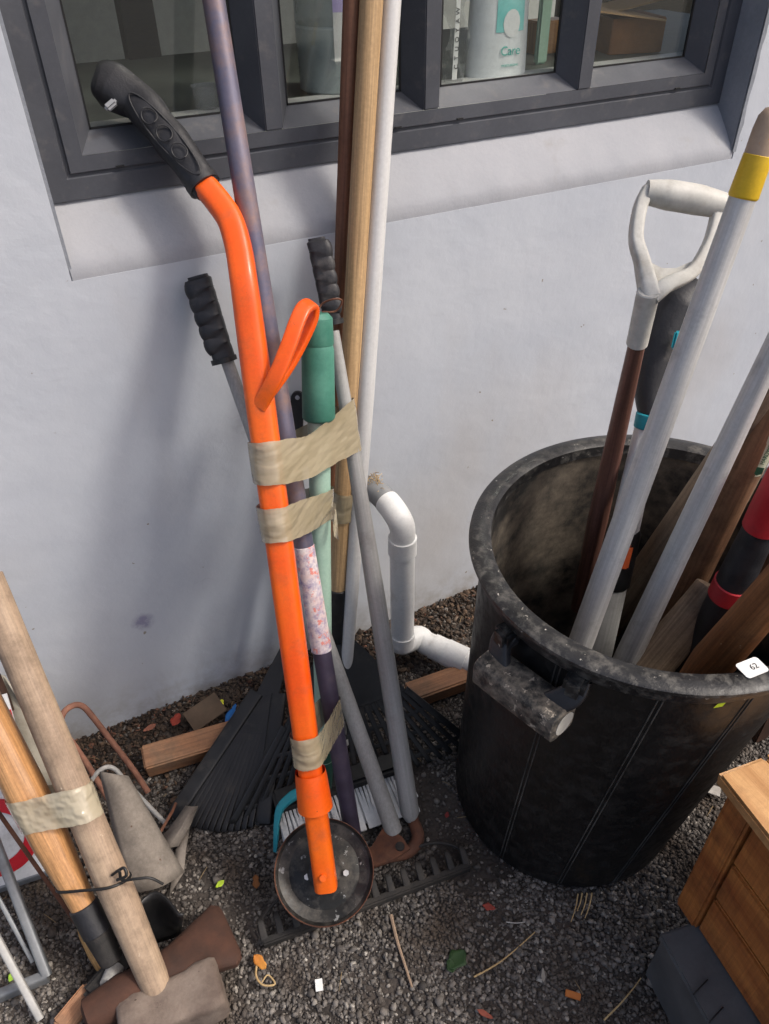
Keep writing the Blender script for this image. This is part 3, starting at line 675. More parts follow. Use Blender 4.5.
best = min(((( (lambda q: (float((R.T @ (np.array(q)-CAM))[0]/(R.T @ (np.array(q)-CAM))[2]*F+c0[0])-718)**2+(float((R.T @ (np.array(q)-CAM))[1]/(R.T @ (np.array(q)-CAM))[2]*F+c0[1])-705)**2)(binp(a, z, None, .001))), a, z) for a in np.linspace(-2.6, -.3, 120) for z in np.linspace(.5, .68, 40)))
a_, z_ = best[1], best[2]
tg = MB().add([binp(a_+du, z_+dz_, None, .0025) for du, dz_ in ((-.022, -.006), (.022, -.004), (.028, .006), (-.012, .004))], [(0, 1, 2, 3)]).build('price_tag', tag_yel, None)
props(tg, 'tiny yellow green tag stuck on the bin just under its rim', 'tag')
# dried splash on the bin front
# ---------------------------------------------------------------- poles standing in the bin
def binpole(key, name, label, lo, lz, hi, secs, hz=BH, group='tools standing in the black bin', seg=28, zfloor=.03):
    L = G(lo[0], lo[1], lz); K = G(hi[0], hi[1], hz); d = (K-L).normalized()
    A = L-d*((L.z-zfloor)/d.z)
    t = A.z/BH; c = BC0.lerp(BC1, t); rr = BR0+(BR1-BR0)*t-.03
    off = Vector((A.x-c.x, A.y-c.y))
    if off.length > rr:      # keep the foot inside the bin wall
        s0 = 0
        for k in range(60):
            q = A+d*(k*.01); t = q.z/BH; c = BC0.lerp(BC1, t); rr = BR0+(BR1-BR0)*t-.025
            if (Vector((q.x-c.x, q.y-c.y))).length <= rr: s0 = k*.01; break
        A = A+d*s0
    print('binpole', key, 'foot', [round(x, 2) for x in A], 'lean', round(math.degrees(math.acos(d.z))), 'rim r', round((Vector((K.x-BC1.x, K.y-BC1.y))).length, 3))
    return pole(key, name, label, 'garden tool', A, K, secs, group, seg=seg), A, K, d

F_ = lambda r: (None, 0.0, r)
# spade with white D handle
t, A, K, d = binpole('dspade', 'spade', 'spade with a white plastic D handle and dark brown shaft, leaning in the bin', (583, 585), .40, (607, 478),
    [('shaft', wood('dark_spade_shaft', '5d4036', '785449', rough=.5), [F_(.014), (600, 520, 20), (634, 342, 17)]), ('grip_socket', white_pl, [(634, 343, 21), (650, 290, 23)])])
base, _ = at_pole('dspade', 649, 296); dd = depth(base)
def DP(px, py, o=0): return Dd(px, py, dd+o)
vd = Vector(R[:, 2])
D1 = smooth_path([DP(650, 298), DP(642, 262), DP(636, 238), DP(640, 208), DP(648, 190)], 8)
MB().sweep(D1, lerp_list([.0155, .0115, .0105, .0105, .011], len(D1)), sect=[(x*1.0, y*.82) for x, y in RSQ], up=vd).build('handle_arm', white_pl, t)
D2 = smooth_path([DP(650, 298), DP(667, 285), DP(692, 272), DP(710, 242), DP(719, 208)], 8)
MB().sweep(D2, lerp_list([.0145, .013, .011, .010, .010], len(D2)), sect=[(x*1.0, y*.82) for x, y in RSQ], up=vd).build('handle_arm', white_pl, t)
D3 = smooth_path([DP(646, 192), DP(668, 195), DP(698, 200), DP(724, 206)], 8)
MB().sweep(D3, lerp_list([.0155, .0195, .0195, .0165], len(D3)), 20).build('crossbar', white_pl, t)
MB().slab([DP(644, 262, .004), DP(651, 297, .004), DP(668, 287, .004), DP(690, 270, .004), DP(700, 258, .004), DP(690, 262, .004), DP(676, 268, .004), DP(662, 268, .004), DP(652, 263, .004)], .016).build('handle_web', white_pl, t)
# telescopic tool with teal ring and orange button
t, A, K, d = binpole('tele', 'telescopic_pole', 'white telescopic tool pole with black grip, teal ring and an orange button', (597, 650), .40, (635, 487),
    [('perforated_tube', alu_grey, [F_(.016), (598, 650, 32), (616, 578, 31)], {'cx': (1, .45)}),
     ('collar', black_plastic, [(613, 588, 30), (614, 584, 35), (627, 532, 34), (628, 528, 31)], {'cx': (1, .6)}),
     ('outer_tube', alu_white, [(628, 532, 29), (649, 425, 27)], {'cx': (1, .7)}),
     ('ring', teal, [(649, 428, 29), (652, 413, 30)], {'cx': (1, .8)})])
g0, _ = at_pole('tele', 645, 414); gd = depth(g0)
gp = smooth_path([g0, Dd(651, 385, gd), Dd(662, 340, gd-.01), Dd(680, 305, gd-.02), Dd(700, 285, gd-.03)], 7)
MB().sweep(gp, lerp_list([.021, .026, .034, .036, .020], len(gp)), 20).build('grip', black_rubber, t)
lf = -vd
MB().box(Dd(676, 340, gd-.055), (.013, .006, .028), Vector((0, 0, 1)).rotation_difference(d).to_matrix(), bevel=.003).build('grip_inset', teal, t)
b0, _ = at_pole('tele', 622, 556); bb = Dd(623, 557, depth(b0)-.018)
MB().box(bb, (.026, .012, .048), Matrix((d.cross(vd).normalized(), (vd-d*vd.dot(d)).normalized(), d)).transposed(), bevel=.0045).build('lock_button', orange_btn, t)
for px, py in ((613, 598), (607, 628)):
    q, _ = at_pole('tele', px, py); q = Dd(px, py, depth(q)-.0095); MB().sweep([q, q+vd*.004], .0028, 12).build('adjustment_hole', black_rubber, t)
# aluminium pole, yellow tape, worn wooden end
binpole('yel', 'pole', 'long pale aluminium pole with yellow tape below its worn wooden tip', (583, 635), .53, (641, 478),
    [('shaft', alu, [F_(.017), (583, 635, 25), (737, 195, 27)]), ('tape_wrap', yellow_tape, [(736, 197, 29), (737, 194, 30), (748, 160, 29), (749, 152, 29)]),
     ('wooden_tip', mat('worn_pale_tip', C('95806d'), C('ab957f'), rough=.7, dust=C('5d4c54'), damt=.35, chips=C('c98650'), camt=.69), [(748, 156, 28), (757, 130, 29), (763, 116, 27), (767, 108, 19), (769, 104, 8)])], hz=.82)
binpole('weath', 'rake_handle', 'weathered grey brown wooden handle against the back rim of the bin', (612, 618), .30, (690, 505),
    [('shaft', wood_weather, [F_(.016), (618, 618, 29), (735, 418, 29), (775, 350, 28)])], hz=.69)
binpole('thinor', 'stick', 'thin orange brown stick low in the bin beside the grey brown handle', (612, 630), .27, (668, 532),
    [('shaft', wood_front, [F_(.009), (612, 630, 17), (655, 555, 17), (690, 492, 16)])], hz=.56)
binpole('silver', 'metal_pole', 'dull silver metal handle slanting through the middle of the bin', (628, 655), .47, (701, 503),
    [('shaft', alu, [F_(.0155), (628, 655, 25), (701, 503, 25), (800, 310, 22)])], hz=.80)
t, A, K, d = binpole('brown', 'mattock_handle', 'thick brown handle with a small green and cream maker label, right of the silver one', (658, 645), .34, (722, 512),
    [('shaft', wood_rust, [F_(.018), (664, 640, 34), (725, 505, 33), (790, 372, 33)])])
q, r_ = at_pole('brown', 757, 452); 
uu = (Vector(R[:, 0])*.88-Vector(R[:, 1])*-.3); uu = (uu-d*uu.dot(d)).normalized(); nn_ = -(vd-d*vd.dot(d)).normalized()
lb = MB(); ns = 12; vs = []
for i in range(-4, 5):
    a = math.radians(i*9+18); s0 = (-.030 if abs(i) < 4 else -.022); s1 = .052
    nv = (nn_*math.cos(a)+uu*math.sin(a))*(r_+.001); vs += [q+nv+d*s0, q+nv+d*s1]
lb.add(vs, [(2*i, 2*i+2, 2*i+3, 2*i+1) for i in range(8)]).build('maker_label', mat('cream_label', C('a9ae97'), C('bcc0aa'), rough=.5), t)
a = math.radians(18); nv = (nn_*math.cos(a)+uu*math.sin(a))*(r_+.0018)
MB().slab([q+nv+d*-.022+uu*.006, q+nv+d*-.026, q+nv+d*-.022-uu*.006, q+nv+d*-.010-uu*.006, q+nv+d*-.010+uu*.006], .0004).build('label_mark', mat('dark_green_ink', C('2e5c44'), rough=.6), t)
text_mesh('HARDWOOD', .0085, 'lettering', mat('dark_green_ink', C('2e5c44'), rough=.6), t, frame_from(d, -uu if (-vd).dot(d.cross(-uu)) > 0 else uu, q+nv*1.0+d*.022), extrude=.0003)
binpole('greythin', 'garden_fork', 'slim grey weathered handle between the brown labelled one and the red grip', (690, 590), .42, (737, 500),
    [('shaft', wood_weather, [F_(.010), (690, 590, 20), (740, 498, 20), (800, 385, 20)])])
binpole('strip', 'metal_strip', 'narrow flat grey metal strip low in the bin beside the black grip', (690, 624), .42, (716, 582),
    [('shaft', alu_grey, [F_(.008), (690, 624, 13), (745, 500, 12)], {'cx': (1, .3)})], hz=.55)
binpole('redblk', 'lopper', 'black tool grip with a red band and red rubber end sticking out of the bin', (693, 668), .44, (745, 560),
    [('shaft', black_rubber, [F_(.014), (693, 668, 36), (712, 628, 36), (728, 594, 35)]), ('band', red_pl, [(727, 596, 38), (733, 581, 38)]),
     ('grip', black_rubber, [(733, 583, 35), (745, 553, 34), (757, 524, 32)]), ('rubber_end', red_pl, [(756, 526, 36), (762, 510, 37), (790, 445, 36)])])
binpole('slat', 'slat', 'dark weathered wooden slat lying low inside the bin', (650, 668), .46, (700, 608),
    [('shaft', wood_weather, [(None, 0.05, .02), (650, 668, 44), (716, 590, 42)], {'cx': (1, .35)})], hz=.58)
binpole('darkb', 'pick_handle', 'dark rough handle at the right of the bin behind the black grip', (722, 655), .45, (768, 575),
    [('shaft', wood_rust, [F_(.018), (722, 655, 36), (768, 575, 38), (800, 520, 38)])], hz=.66)
binpole('front', 'axe_handle', 'stout reddish brown handle crossing the front right rim of the bin', (712, 662), .58, (760, 608),
    [('shaft', wood_front, [(None, 0.1, .019), (712, 662, 42), (752, 618, 41), (815, 548, 42)])], hz=.735, zfloor=.3)

# ================================================================ CENTRAL BUNDLE
GRP = 'long tools leaning together under the window'
def lean(key, name, label, bot, top, secs, bz_=.02, ty=-.02, cat='garden tool', seg=28, group=GRP):
    return pole(key, name, label, cat, G(bot[0], bot[1], bz_), Y(top[0], top[1], ty), secs, group, seg=seg)
EXT = lambda L, r: (None, L, r)
# dark brown pole
lean('brownpole', 'wooden_pole', 'dark brown wooden pole, leftmost of the two brown ones rising past the window', (322, 690), (352, 0),
     [('shaft', wood_brown, [F_(.011), (340, 250, 15), (352, 0, 19), EXT(1.75, .0155)])], ty=.01)
POLES['brownpole']
lean('tan', 'leaf_rake', 'black plastic leaf rake on a tan wooden pole beside the white tube', (330, 735), (371, 0),
     [('socket', black_plastic, [(335, 640, 20), (338, 588, 20)]), ('shaft', wood_tan, [(338, 590, 17), (355, 240, 21), (371, 0, 24), EXT(1.75, .0205)])], ty=-.012)
lean('white', 'metal_tube', 'white coated metal tube, rightmost pole rising past the window', (341, 742), (392, 0),
     [('shaft', alu_white, [F_(.011), (341, 742, 17), (366, 400, 18), (392, 0, 20), EXT(1.72, .0175)])], ty=-.005)
# purple rake
tr_ = lean('purple', 'garden_rake', 'iron bow rake with worn purple handle and torn sticker, head flat on gravel', (356, 862), (215, 0),
     [('lower_shaft', purple_dk, [EXT(.015, .012), (352, 840, 17), (322, 648, 19)]), ('decal', decal, [(323, 650, 21), (305, 545, 21)]),
      ('shaft', purple, [(306, 547, 20), (285, 420, 22), (215, 0, 23), EXT(1.78, .0175)])], bz_=.022, ty=.03)
# green broom
tg_ = lean('green', 'broom', 'push broom with white bristles, pale green shaft and dark green grip', (325, 800), (317, 315),
     [('socket', mat('dark_green_socket', C('1f4a3e'), C('2a584a'), rough=.5), [EXT(.02, .012), (326, 780, 16), (325, 738, 18)]),
      ('shaft', green_lt, [(324, 760, 17), (322, 560, 20), (318, 416, 23)]), ('grip', green_dk, [(318, 420, 30), (318, 417, 33), (317, 350, 33), (317, 345, 31), (317, 343, 33), (317, 318, 31), (317, 313, 24)])], bz_=.055, ty=-.16)
q, _ = at_pole('green', 317, 314)
lp = [q+Vector((0, 0, 0)), Dd(322, 304, depth(q)), Dd(334, 299, depth(q)-.01), Dd(342, 301, depth(q)), Dd(336, 311, depth(q)+.01), Dd(322, 312, depth(q)+.005)]
MB().sweep(smooth_path(lp, 6), .0016, 8).build('hanging_loop', rust, tg_)
# broom head
hb0, hb1 = G(274, 803, .05), G(404, 760, .05); ax = (hb1-hb0).normalized(); side = Vector((0, 0, 1)).cross(ax)
hd = MB(); hr = frame_from(ax, side, (0, 0, 0)).to_3x3(); hd.box((hb0+hb1)/2, ((hb1-hb0).length, .045, .028), hr, bevel=.006)
ho = hd.build('broom_head', black_plastic, tg_)
br = MB(); Lh = (hb1-hb0).length
for i in range(36):
    for j in range(3):
        o = hb0+ax*(Lh*(i+.5)/36)+side*(-.012-.010*j)+Vector((0, 0, -.012)); k = 2
        fl = Vector((rng.normal(0, .004), 0, 0))
        tip = o+side*(-.058-.007*j)+Vector((0, 0, -.026+.006*(j == 2)))+fl
        s_ = ax*.0048; wv = Vector((0, 0, .003))
        br.add([o-s_*.5, o+s_*.5, o+s_*.5+wv, o-s_*.5+wv, tip-s_, tip+s_, tip+s_+wv, tip-s_+wv], [(0, 1, 2, 3), (4, 7, 6, 5), (0, 4, 5, 1), (1, 5, 6, 2), (2, 6, 7, 3), (3, 7, 4, 0)])
bo = br.build('bristles', bristle, tg_, smooth=False)
# loppers
tl = lean('lopR', 'loppers', 'pair of long handled loppers with black ribbed grips and silver arms', (412, 820), (320, 260),
     [('arm', alu_grey, [EXT(.0, .012), (411, 812, 19), (375, 590, 18), (350, 420, 14), (338, 330, 12)])], bz_=.03, ty=-.075)
A2, B2 = G(394, 832, .03), Y(202, 290, -.035)
POLES['lopL'] = (A2, B2, (B2-A2).normalized(), [(0, .010), (1.2, .008)])
def armpart(A, B, pts, m_, nm):
    d = (B-A).normalized(); P_ = []; rr = []
    for px, py, w_ in pts:
        s = on_line(A, B, px, py); q = A+d*s; P_.append(q); rr.append(rad(q, w_))
    Q = []; Rr = []
    for i in range(len(P_)-1):
        for k in range(6): Q.append(P_[i].lerp(P_[i+1], k/6)); Rr.append(rr[i]+(rr[i+1]-rr[i])*k/6)
    Q.append(P_[-1]); Rr.append(rr[-1])
    return MB().sweep(Q, Rr, 20).build(nm, m_, tl)
armpart(A2, B2, [(393, 830, 18), (335, 660, 15), (292, 550, 13), (245, 435, 13), (220, 358, 13)], alu_grey, 'arm')
def ribgrip(key, p0, p1, w0, w1, side_):
    a, _ = at_pole(key, *p0); b, _ = at_pole(key, *p1); a = Dd(p0[0], p0[1], depth(a)); b = Dd(p1[0], p1[1], depth(b))
    d = (b-a).normalized(); n_ = 44; pts = []; rr = []; sd = vd.cross(d).normalized()*side_
    for i in range(n_+1):
        t = i/n_; w = rad(a, w0)+(rad(a, w1)-rad(a, w0))*t
        sc = 0 if t < .12 or t > .93 else abs(math.sin((t-.12)/.81*math.pi*5))**.8
        pts.append(a.lerp(b, t)+sd*(.0032*sc-.001)); rr.append(w*(.86+.15*sc)*(1 if t < .97 else .8))
    o = MB().sweep(pts, rr, sect=[(x*.9, y) for x, y in RSQ], up=vd).build('grip', black_rubber, tl)
    MB().sweep([a-d*.004, a+d*.004], rad(a, w0)*1.04, 20).build('collar', black_plastic, tl)
ribgrip('lopL', (224, 360), (197, 276), 25, 28, -1)
ribgrip('lopR', (333, 322), (317, 238), 21, 24, 1)
j0, j1 = G(394, 834, .03), G(413, 820, .03)
MB().sweep(smooth_path([j1+Vector((0, 0, .012)), j1, G(418, 838, .022), G(408, 852, .018), G(388, 858, .018), G(366, 868, .016)], 8), lerp_list([.011, .012, .013, .012, .010, .006], 41), 14).build('blade_hook', rust, tl)
MB().slab([G(384, 828, .035), G(402, 838, .035), G(410, 850, .03), G(392, 862, .03), G(360, 872, .025), G(350, 862, .025), G(372, 848, .03)], .008).build('blade', rust, tl)
q = G(400, 848, .033); MB().sweep([q, q+Vector((0, 0, .008))], .009, 16).build('pivot_bolt', iron_dk, tl)

# orange edger
EB = G(326, 886, .125); ET = Y(243, 275, -.155); ed = (ET-EB).normalized()
POLES['edger'] = (EB, ET, ed, [(0, .0235), (.5, .0255), (1.2, .0255)])
te = thing('lawn_edger', 'bright orange tubular lawn edger with black moulded grip and black disc at its foot', 'lawn edger', G(326, 905, 0), GRP)
def E_(px, py, w_=0, dz_=0):
    s = on_line(EB, ET, px, py); return EB+ed*s
e1 = E_(262, 400); e0 = E_(244, 285)
dd_ = depth(e0)
up_ = [EB, E_(320, 830), E_(312, 760), E_(300, 660), E_(285, 560), E_(273, 480), e1, E_(250, 330), e0, Dd(239, 250, dd_+.006), Dd(231, 222, dd_+.012), Dd(219, 203, dd_+.014), Dd(203, 184, dd_+.014)]
ws = [23, 23, 24, 26, 27, 28, 29, 28, 27, 26.5, 26.5, 26, 25]
sp = smooth_path(up_, 6); rr = [rad(sp[min(i*6, len(sp)-1)], ws[i]) for i in range(len(ws))]
MB().sweep(sp, lerp_list(rr, len(sp)), sect=[(x*1.0, y*1.0) for x, y in [(math.copysign(abs(math.cos(a))**.6, math.cos(a)), math.copysign(abs(math.sin(a))**.6, math.sin(a))) for a in [2*math.pi*(k+.5)/24 for k in range(24)]]], up=vd).build('tube', orange, te)
# grip
gd_ = depth(Dd(203, 184, dd_+.014)); gax = [(208, 190, 27), (203, 184, 31), (197, 176, 33), (186, 160, 33), (172, 142, 37), (160, 127, 34), (148, 112, 38), (137, 101, 36), (127, 95, 40), (115, 88, 44), (106, 84, 42), (100, 83, 34), (97, 82, 18)]
gpts = [Dd(x, y, dd_+.014+.0004*i) for i, (x, y, _) in enumerate(gax)]
gs_ = smooth_path(gpts, 6); gr = lerp_list([rad(gpts[0], w_) for _, _, w_ in gax], len(gs_))
go = MB().sweep(gs_, gr, sect=[(x*.85, y) for x, y in [(math.copysign(abs(math.cos(a))**.7, math.cos(a)), math.copysign(abs(math.sin(a))**.7, math.sin(a))) for a in [2*math.pi*(k+.5)/28 for k in range(28)]]], up=vd).build('grip', black_rubber, te)
MB().sweep([Dd(205, 187, dd_+.014), Dd(200, 180, dd_+.014)], rad(gpts[0], 34.5), 28).build('grip_collar', black_rubber, te)
# moulded oval and rings standing proud of the grip
gdir = (gpts[8]-gpts[2]).normalized(); gside = vd.cross(gdir).normalized(); gc = Dd(164, 133, dd_+.014-.026)
def oval(c_, a_, b_, rr_, n_=40): return MB().sweep([c_+gdir*a_*math.cos(2*math.pi*k/n_)+gside*b_*math.sin(2*math.pi*k/n_)+vd*(abs(math.sin(2*math.pi*k/n_))*b_*.35) for k in range(n_)], rr_, 8, closed=True)
oval(gc+vd*.001, .078, .0155, .0014).build('moulded_oval', black_rubber, go)
for s_ in (-.034, 0, .034): oval(gc+gdir*s_+vd*-.001, .013, .0105, .0011, 28).build('moulded_ring', black_rubber, go)
q = Dd(111, 105, dd_+.014-.017); MB().box(q, (.020, .011, .010), frame_from(gside, gdir, (0, 0, 0)).to_3x3(), bevel=.003).build('hanging_slot', mat('light_inside', C('8d8f92'), rough=.5), go)
# loop
ld = depth(e1)-.030
LP = [E_(263, 408)-vd*.018, Dd(275, 378, ld-.006), Dd(288, 347, ld-.012), Dd(297, 322, ld-.010), Dd(304, 308, ld-.002), Dd(312, 305, ld+.014), Dd(312, 318, ld+.026), Dd(300, 345, ld+.034), Dd(285, 371, ld+.038), E_(268, 402)+vd*.006]
lps = smooth_path(LP, 8)
MB().sweep(lps, .0125, sect=[(x*.42, y*.95) for x, y in RSQ], up=vd).build('foot_loop', orange, te)
# sleeve, disc, bolts
sl0, sl1 = E_(321, 806), E_(313, 770)
MB().sweep([sl0, sl0.lerp(sl1, .3), sl0.lerp(sl1, .8), sl1], [.0305, .029, .0275, .026], 24, caps=False).build('sleeve', orange, te)
MB().box(E_(322, 814)-vd*.020, (.052, .004, .03), frame_from(R[:, 0], ed, (0, 0, 0)).to_3x3() @ Matrix.Rotation(.0, 3, 'X'), bevel=.0015)
dc = G(324, 872, .135); dn_ = (Vector(CAM)-dc).normalized(); dn_ = (dn_+Vector((-.05, -.10, 0.10))).normalized()
dm = dn_.to_track_quat('Z', 'Y').to_matrix().to_4x4(); dm.translation = dc-dn_*.02
dr = rad(dc, 100)
prof = [(.004, .0), (.004, .028), (-.002, .034), (-.014, .060), (-.016, dr*.72), (-.008, dr*.93), (.002, dr*.985), (.004, dr), (.001, dr*1.003), (-.011, dr*.94), (-.019, dr*.72), (-.016, .03), (-.004, .0)]
b_ = MB().lathe(prof, 64, caps=False); b_.v = [dm @ v_ for v_ in b_.v]; disc_o = b_.build('disc', disc_m, te)
b_ = MB().lathe([(.0025, dr*.982), (.0055, dr*.995), (.005, dr*1.006), (.0, dr*1.006)], 64, caps=False); b_.v = [dm @ v_ for v_ in b_.v]; b_.build('rusty_edge', rust, disc_o)
for px, py in ((307, 877), (346, 873)):
    q = Dd(px, py, depth(dc)+.012); MB().sweep([q, q-dn_*.006, q-dn_*.009], [.0055, .0055, .003], 6).build('bolt', bolt_m, disc_o)
q = E_(322, 872)-vd*.022; MB().sweep([q, q-vd*.004], .006, 12).build('tube_rivet', orange, te)

# rake head
k0, k1 = G(262, 944, .014), G(470, 866, .014); ax = (k1-k0).normalized(); L_ = (k1-k0).length; sd = Vector((-ax.y, ax.x, 0))
MB().box((k0+k1)/2, (L_, .014, .018), frame_from(ax, sd, (0, 0, 0)).to_3x3(), bevel=.003).build('rake_bar', iron_dk, tr_)
nt_ = 14
for i in range(nt_):
    o = k0+ax*(L_*(i+.2)/(nt_-.6)); tip = o+sd*(.040+.004*rng.normal())+ax*rng.normal(0, .002)+Vector((0, 0, .020)); 
    pt = [o, o+sd*.014+Vector((0, 0, .012)), o+sd*.028+Vector((0, 0, .020)), tip+Vector((0, 0, -.004))]
    MB().sweep(smooth_path(pt, 4), lerp_list([.0075, .0068, .006, .003], 13), sect=[(x*.7, y) for x, y in RSQ]).build('tooth', iron_dk, tr_)
soc = POLES['purple'][0]
for e_, s_ in ((k0, 1), (k1, -1)):
    pt = [e_+ax*.004*s_, e_+sd*.03+Vector((0, 0, .010))+ax*.004*s_, e_+sd*.062+ax*.05*s_+Vector((0, 0, .012)), soc-sd*.012+ax*(-.07*s_), soc+Vector((0, 0, .004))]
    pp = smooth_path(pt, 8); MB().sweep(pp, .0032, 10).build('bow_rod', iron_dk, tr_)
MB().sweep([soc-POLES['purple'][2]*.01, soc+POLES['purple'][2]*.07], [.016, .0145], 18).build('socket', iron_dk, tr_)

# black flat handle with a hole + fan rakes
def fan(parent, apex, Lp, Rp, n_, plate=.42, bars=(.6, .8), wid=.0035, sag=.05, edge=.007):
    mid = (Lp+Rp)/2; ends = []
    for i in range(n_):
        t = i/(n_-1); e = Lp.lerp(Rp, t); out = (e-apex).normalized(); e = e+out*sag*4*t*(1-t)*.5; ends.append(Vector((e.x, e.y, max(.012, e.z))))
    nrm = (Lp-apex).cross(Rp-apex).normalized()
    if nrm.z < 0: nrm = -nrm
    pl = [apex+(ends[0]-apex).normalized()*.015, apex]+[] 
    pts = [apex-(mid-apex).normalized()*.01+(ends[0]-ends[-1]).normalized()*.012]+[apex.lerp(e, plate*(.9+.1*math.sin(math.pi*i/(n_-1)))) for i, e in enumerate(ends)]+[apex-(mid-apex).normalized()*.01-(ends[0]-ends[-1]).normalized()*.012]
    MB().slab([p_+nrm*.002 for p_ in pts], .005).build('fan_plate', black_plastic, parent, smooth=False)
    for i, e in enumerate(ends):
        out = (e-apex).normalized(); a0 = apex.lerp(e, plate*.9); big = i in (0, n_-1)
        pt = [a0, a0.lerp(e, .5)+nrm*.003, e-out*.012+nrm*.004, e+nrm*-.002, e-nrm*.022+out*.002]
        pt = [Vector((v_.x, v_.y, max(v_.z, .003))) for v_ in pt]
        MB().sweep(smooth_path(pt, 4), edge if big else wid, sect=[(x*.5, y*1.1) for x, y in RSQ], up=nrm).build('tine', black_plastic, parent)
    for b_ in bars:
        MB().sweep([apex.lerp(e, b_)+nrm*.002 for e in ends], .0042, sect=[(x*.6, y*1.2) for x, y in RSQ], up=nrm).build('cross_bar', black_plastic, parent)
apA, _ = at_pole('tan', 336, 632)
fan(bpy.data.objects['leaf_rake'], apA, G(232, 822, .02), G(470, 742, .02), 21, plate=.56, bars=(.66, .78, .93), wid=.0052)
tf = thing('leaf_rake', 'black plastic leaf rake with a flat holed handle, fanned out over the wood offcut', 'garden tool', G(210, 800, 0), GRP)
hA = Dd(298, 392, 1.46); apB = Y(284, 652, -.085)
hdv = (hA-apB).normalized(); sdv = vd.cross(hdv).normalized()
hl = []
for k in range(13):
    a = math.pi*k/12; hl.append(hA+sdv*(.013*math.cos(a))+hdv*(.013*math.sin(a)-.013))
hl += [apB-sdv*.010, apB+sdv*.010]
hob = MB().slab(hl, .008).build('handle', black_rubber, tf, smooth=False)
q = hA-hdv*.012-vd*.006; MB().sweep([q, q+vd*.003], .0042, 16).build('hanging_hole', mat('hole_back', C('7d7f86'), rough=.8), hob)
fan(tf, apB, G(176, 814, .02), G(264, 820, .02), 16, plate=.30, bars=(.48, .72), wid=.0050, edge=.015)

# teal hook
pt = [G(304, 790, .075), G(293, 796, .07), G(281, 807, .06), G(277, 822, .045), G(276, 838, .03), G(275, 852, .012)]
th = MB().sweep(smooth_path(pt, 6), lerp_list([.010, .012, .010, .007, .006, .004], 31), sect=[(x*.5, y*.9) for x, y in RSQ]).build('hand_tool_hook', teal, None)
props(th, 'curved teal plastic hook poking out left of the orange tube above the disc', 'hook')

# ---- packing tape bands: wrapped round the convex outline of the poles they hold
def hull(pts):
    pts = sorted(set(pts)); 
    def half(p):
        h = []
        for q in p:
            while len(h) > 1 and (h[-1][0]-h[-2][0])*(q[1]-h[-2][1])-(h[-1][1]-h[-2][1])*(q[0]-h[-2][0]) <= 0: h.pop()
            h.append(q)
        return h
    a, b = half(pts), half(pts[::-1]); return a[:-1]+b[:-1]
def section(keys, O, nrm, grow):
    """convex outline, in the plane through O with this normal, of the poles named"""
    u = (Vector((1, 0, 0))-nrm*nrm.x).normalized(); v = nrm.cross(u); pts = []
    for k in keys:
        A, B, d, pr = POLES[k]; s = (O-A).dot(nrm)/d.dot(nrm); q = A+d*s-O; r = float(np.interp(s, [p_[0] for p_ in pr], [p_[1] for p_ in pr]))+grow
        for a in range(24): pts.append((round(q.dot(u)+r*math.cos(a*math.pi/12), 5), round(q.dot(v)+r*math.sin(a*math.pi/12), 5)))
    return hull(pts), u, v
def band(name, label, keys, px, py, tilt, hgt, material, group=None, seed=1, grow=.0015, nlv=9, flare=0):
    rr_ = np.random.default_rng(seed); n_ = 140; O0, _ = at_pole(keys[0], px, py)
    nrm = POLES[keys[0]][2].copy(); nrm = Matrix.Rotation(math.radians(tilt), 3, Vector((0, 1, 0))) @ nrm; nrm.normalize()
    ph = rr_.uniform(0, 6, 8); vs = []
    for j in range(nlv):
        O = O0+nrm*(hgt*(j/(nlv-1)-.5)); h, u, v = section(keys, O, nrm, grow); h = h+[h[0]]; Ls = [0]
        for a, b in zip(h, h[1:]): Ls.append(Ls[-1]+math.hypot(b[0]-a[0], b[1]-a[1]))
        s_ = np.linspace(0, Ls[-1], n_, endpoint=False); X = np.interp(s_, Ls, [p_[0] for p_ in h]); Y_ = np.interp(s_, Ls, [p_[1] for p_ in h])
        cx_, cy_ = X.mean(), Y_.mean(); wid_ = X.max()-X.min(); jj = j/(nlv-1)-.5
        for i, (x, y) in enumerate(zip(X, Y_)):
            dv = Vector((x-cx_, y-cy_)).normalized(); a_ = i/n_*2*math.pi; edge_ = abs(jj)*2
            w_ = .0007*(math.sin(a_*4+j*.5+ph[0])+.8*math.sin(a_*11-j*.8+ph[2])*math.sin(j*1.3+ph[1])+.35*rr_.normal())+.0012
            ez = (.0012*math.sin(a_*3+ph[3]+jj*4)+.0004*math.sin(a_*14+ph[4])+.0002*rr_.normal())*edge_
            fl = flare*max(0, (x-X.min())/wid_-.45)*(1 if j > nlv/2 else .55)
            vs.append(O+u*(x+dv.x*w_)+v*(y+dv.y*w_)+nrm*(ez+fl))
    fs = [(j*n_+i, j*n_+(i+1) % n_, (j+1)*n_+(i+1) % n_, (j+1)*n_+i) for j in range(nlv-1) for i in range(n_)]
    o = mesh_obj(name, vs, fs, material, None, sharp=80); return props(o, label, 'tape', group)
def zat(key, px, py): return at_pole(key, px, py)[0].z
TG = 'packing tape bands round the leaning tools'
band('packing_tape', 'upper tan packing tape band, widest one, its right end pulled up over a silver arm', ['edger', 'purple', 'green', 'lopR'], 267, 462, 4, .066, tape, TG, 3, flare=.09)
band('packing_tape', 'second tan packing tape band just below the widest one', ['edger', 'purple', 'green'], 277, 522, 3, .056, tape, TG, 5)
band('packing_tape', 'lowest tan packing tape band, above the orange sleeve', ['edger', 'purple'], 308, 747, -2, .055, tape, TG, 8)
band('packing_tape', 'olive tape band round the tan pole and white tube, behind the green shaft', ['tan', 'brownpole'], 344, 505, 0, .06, tape, TG, 11)
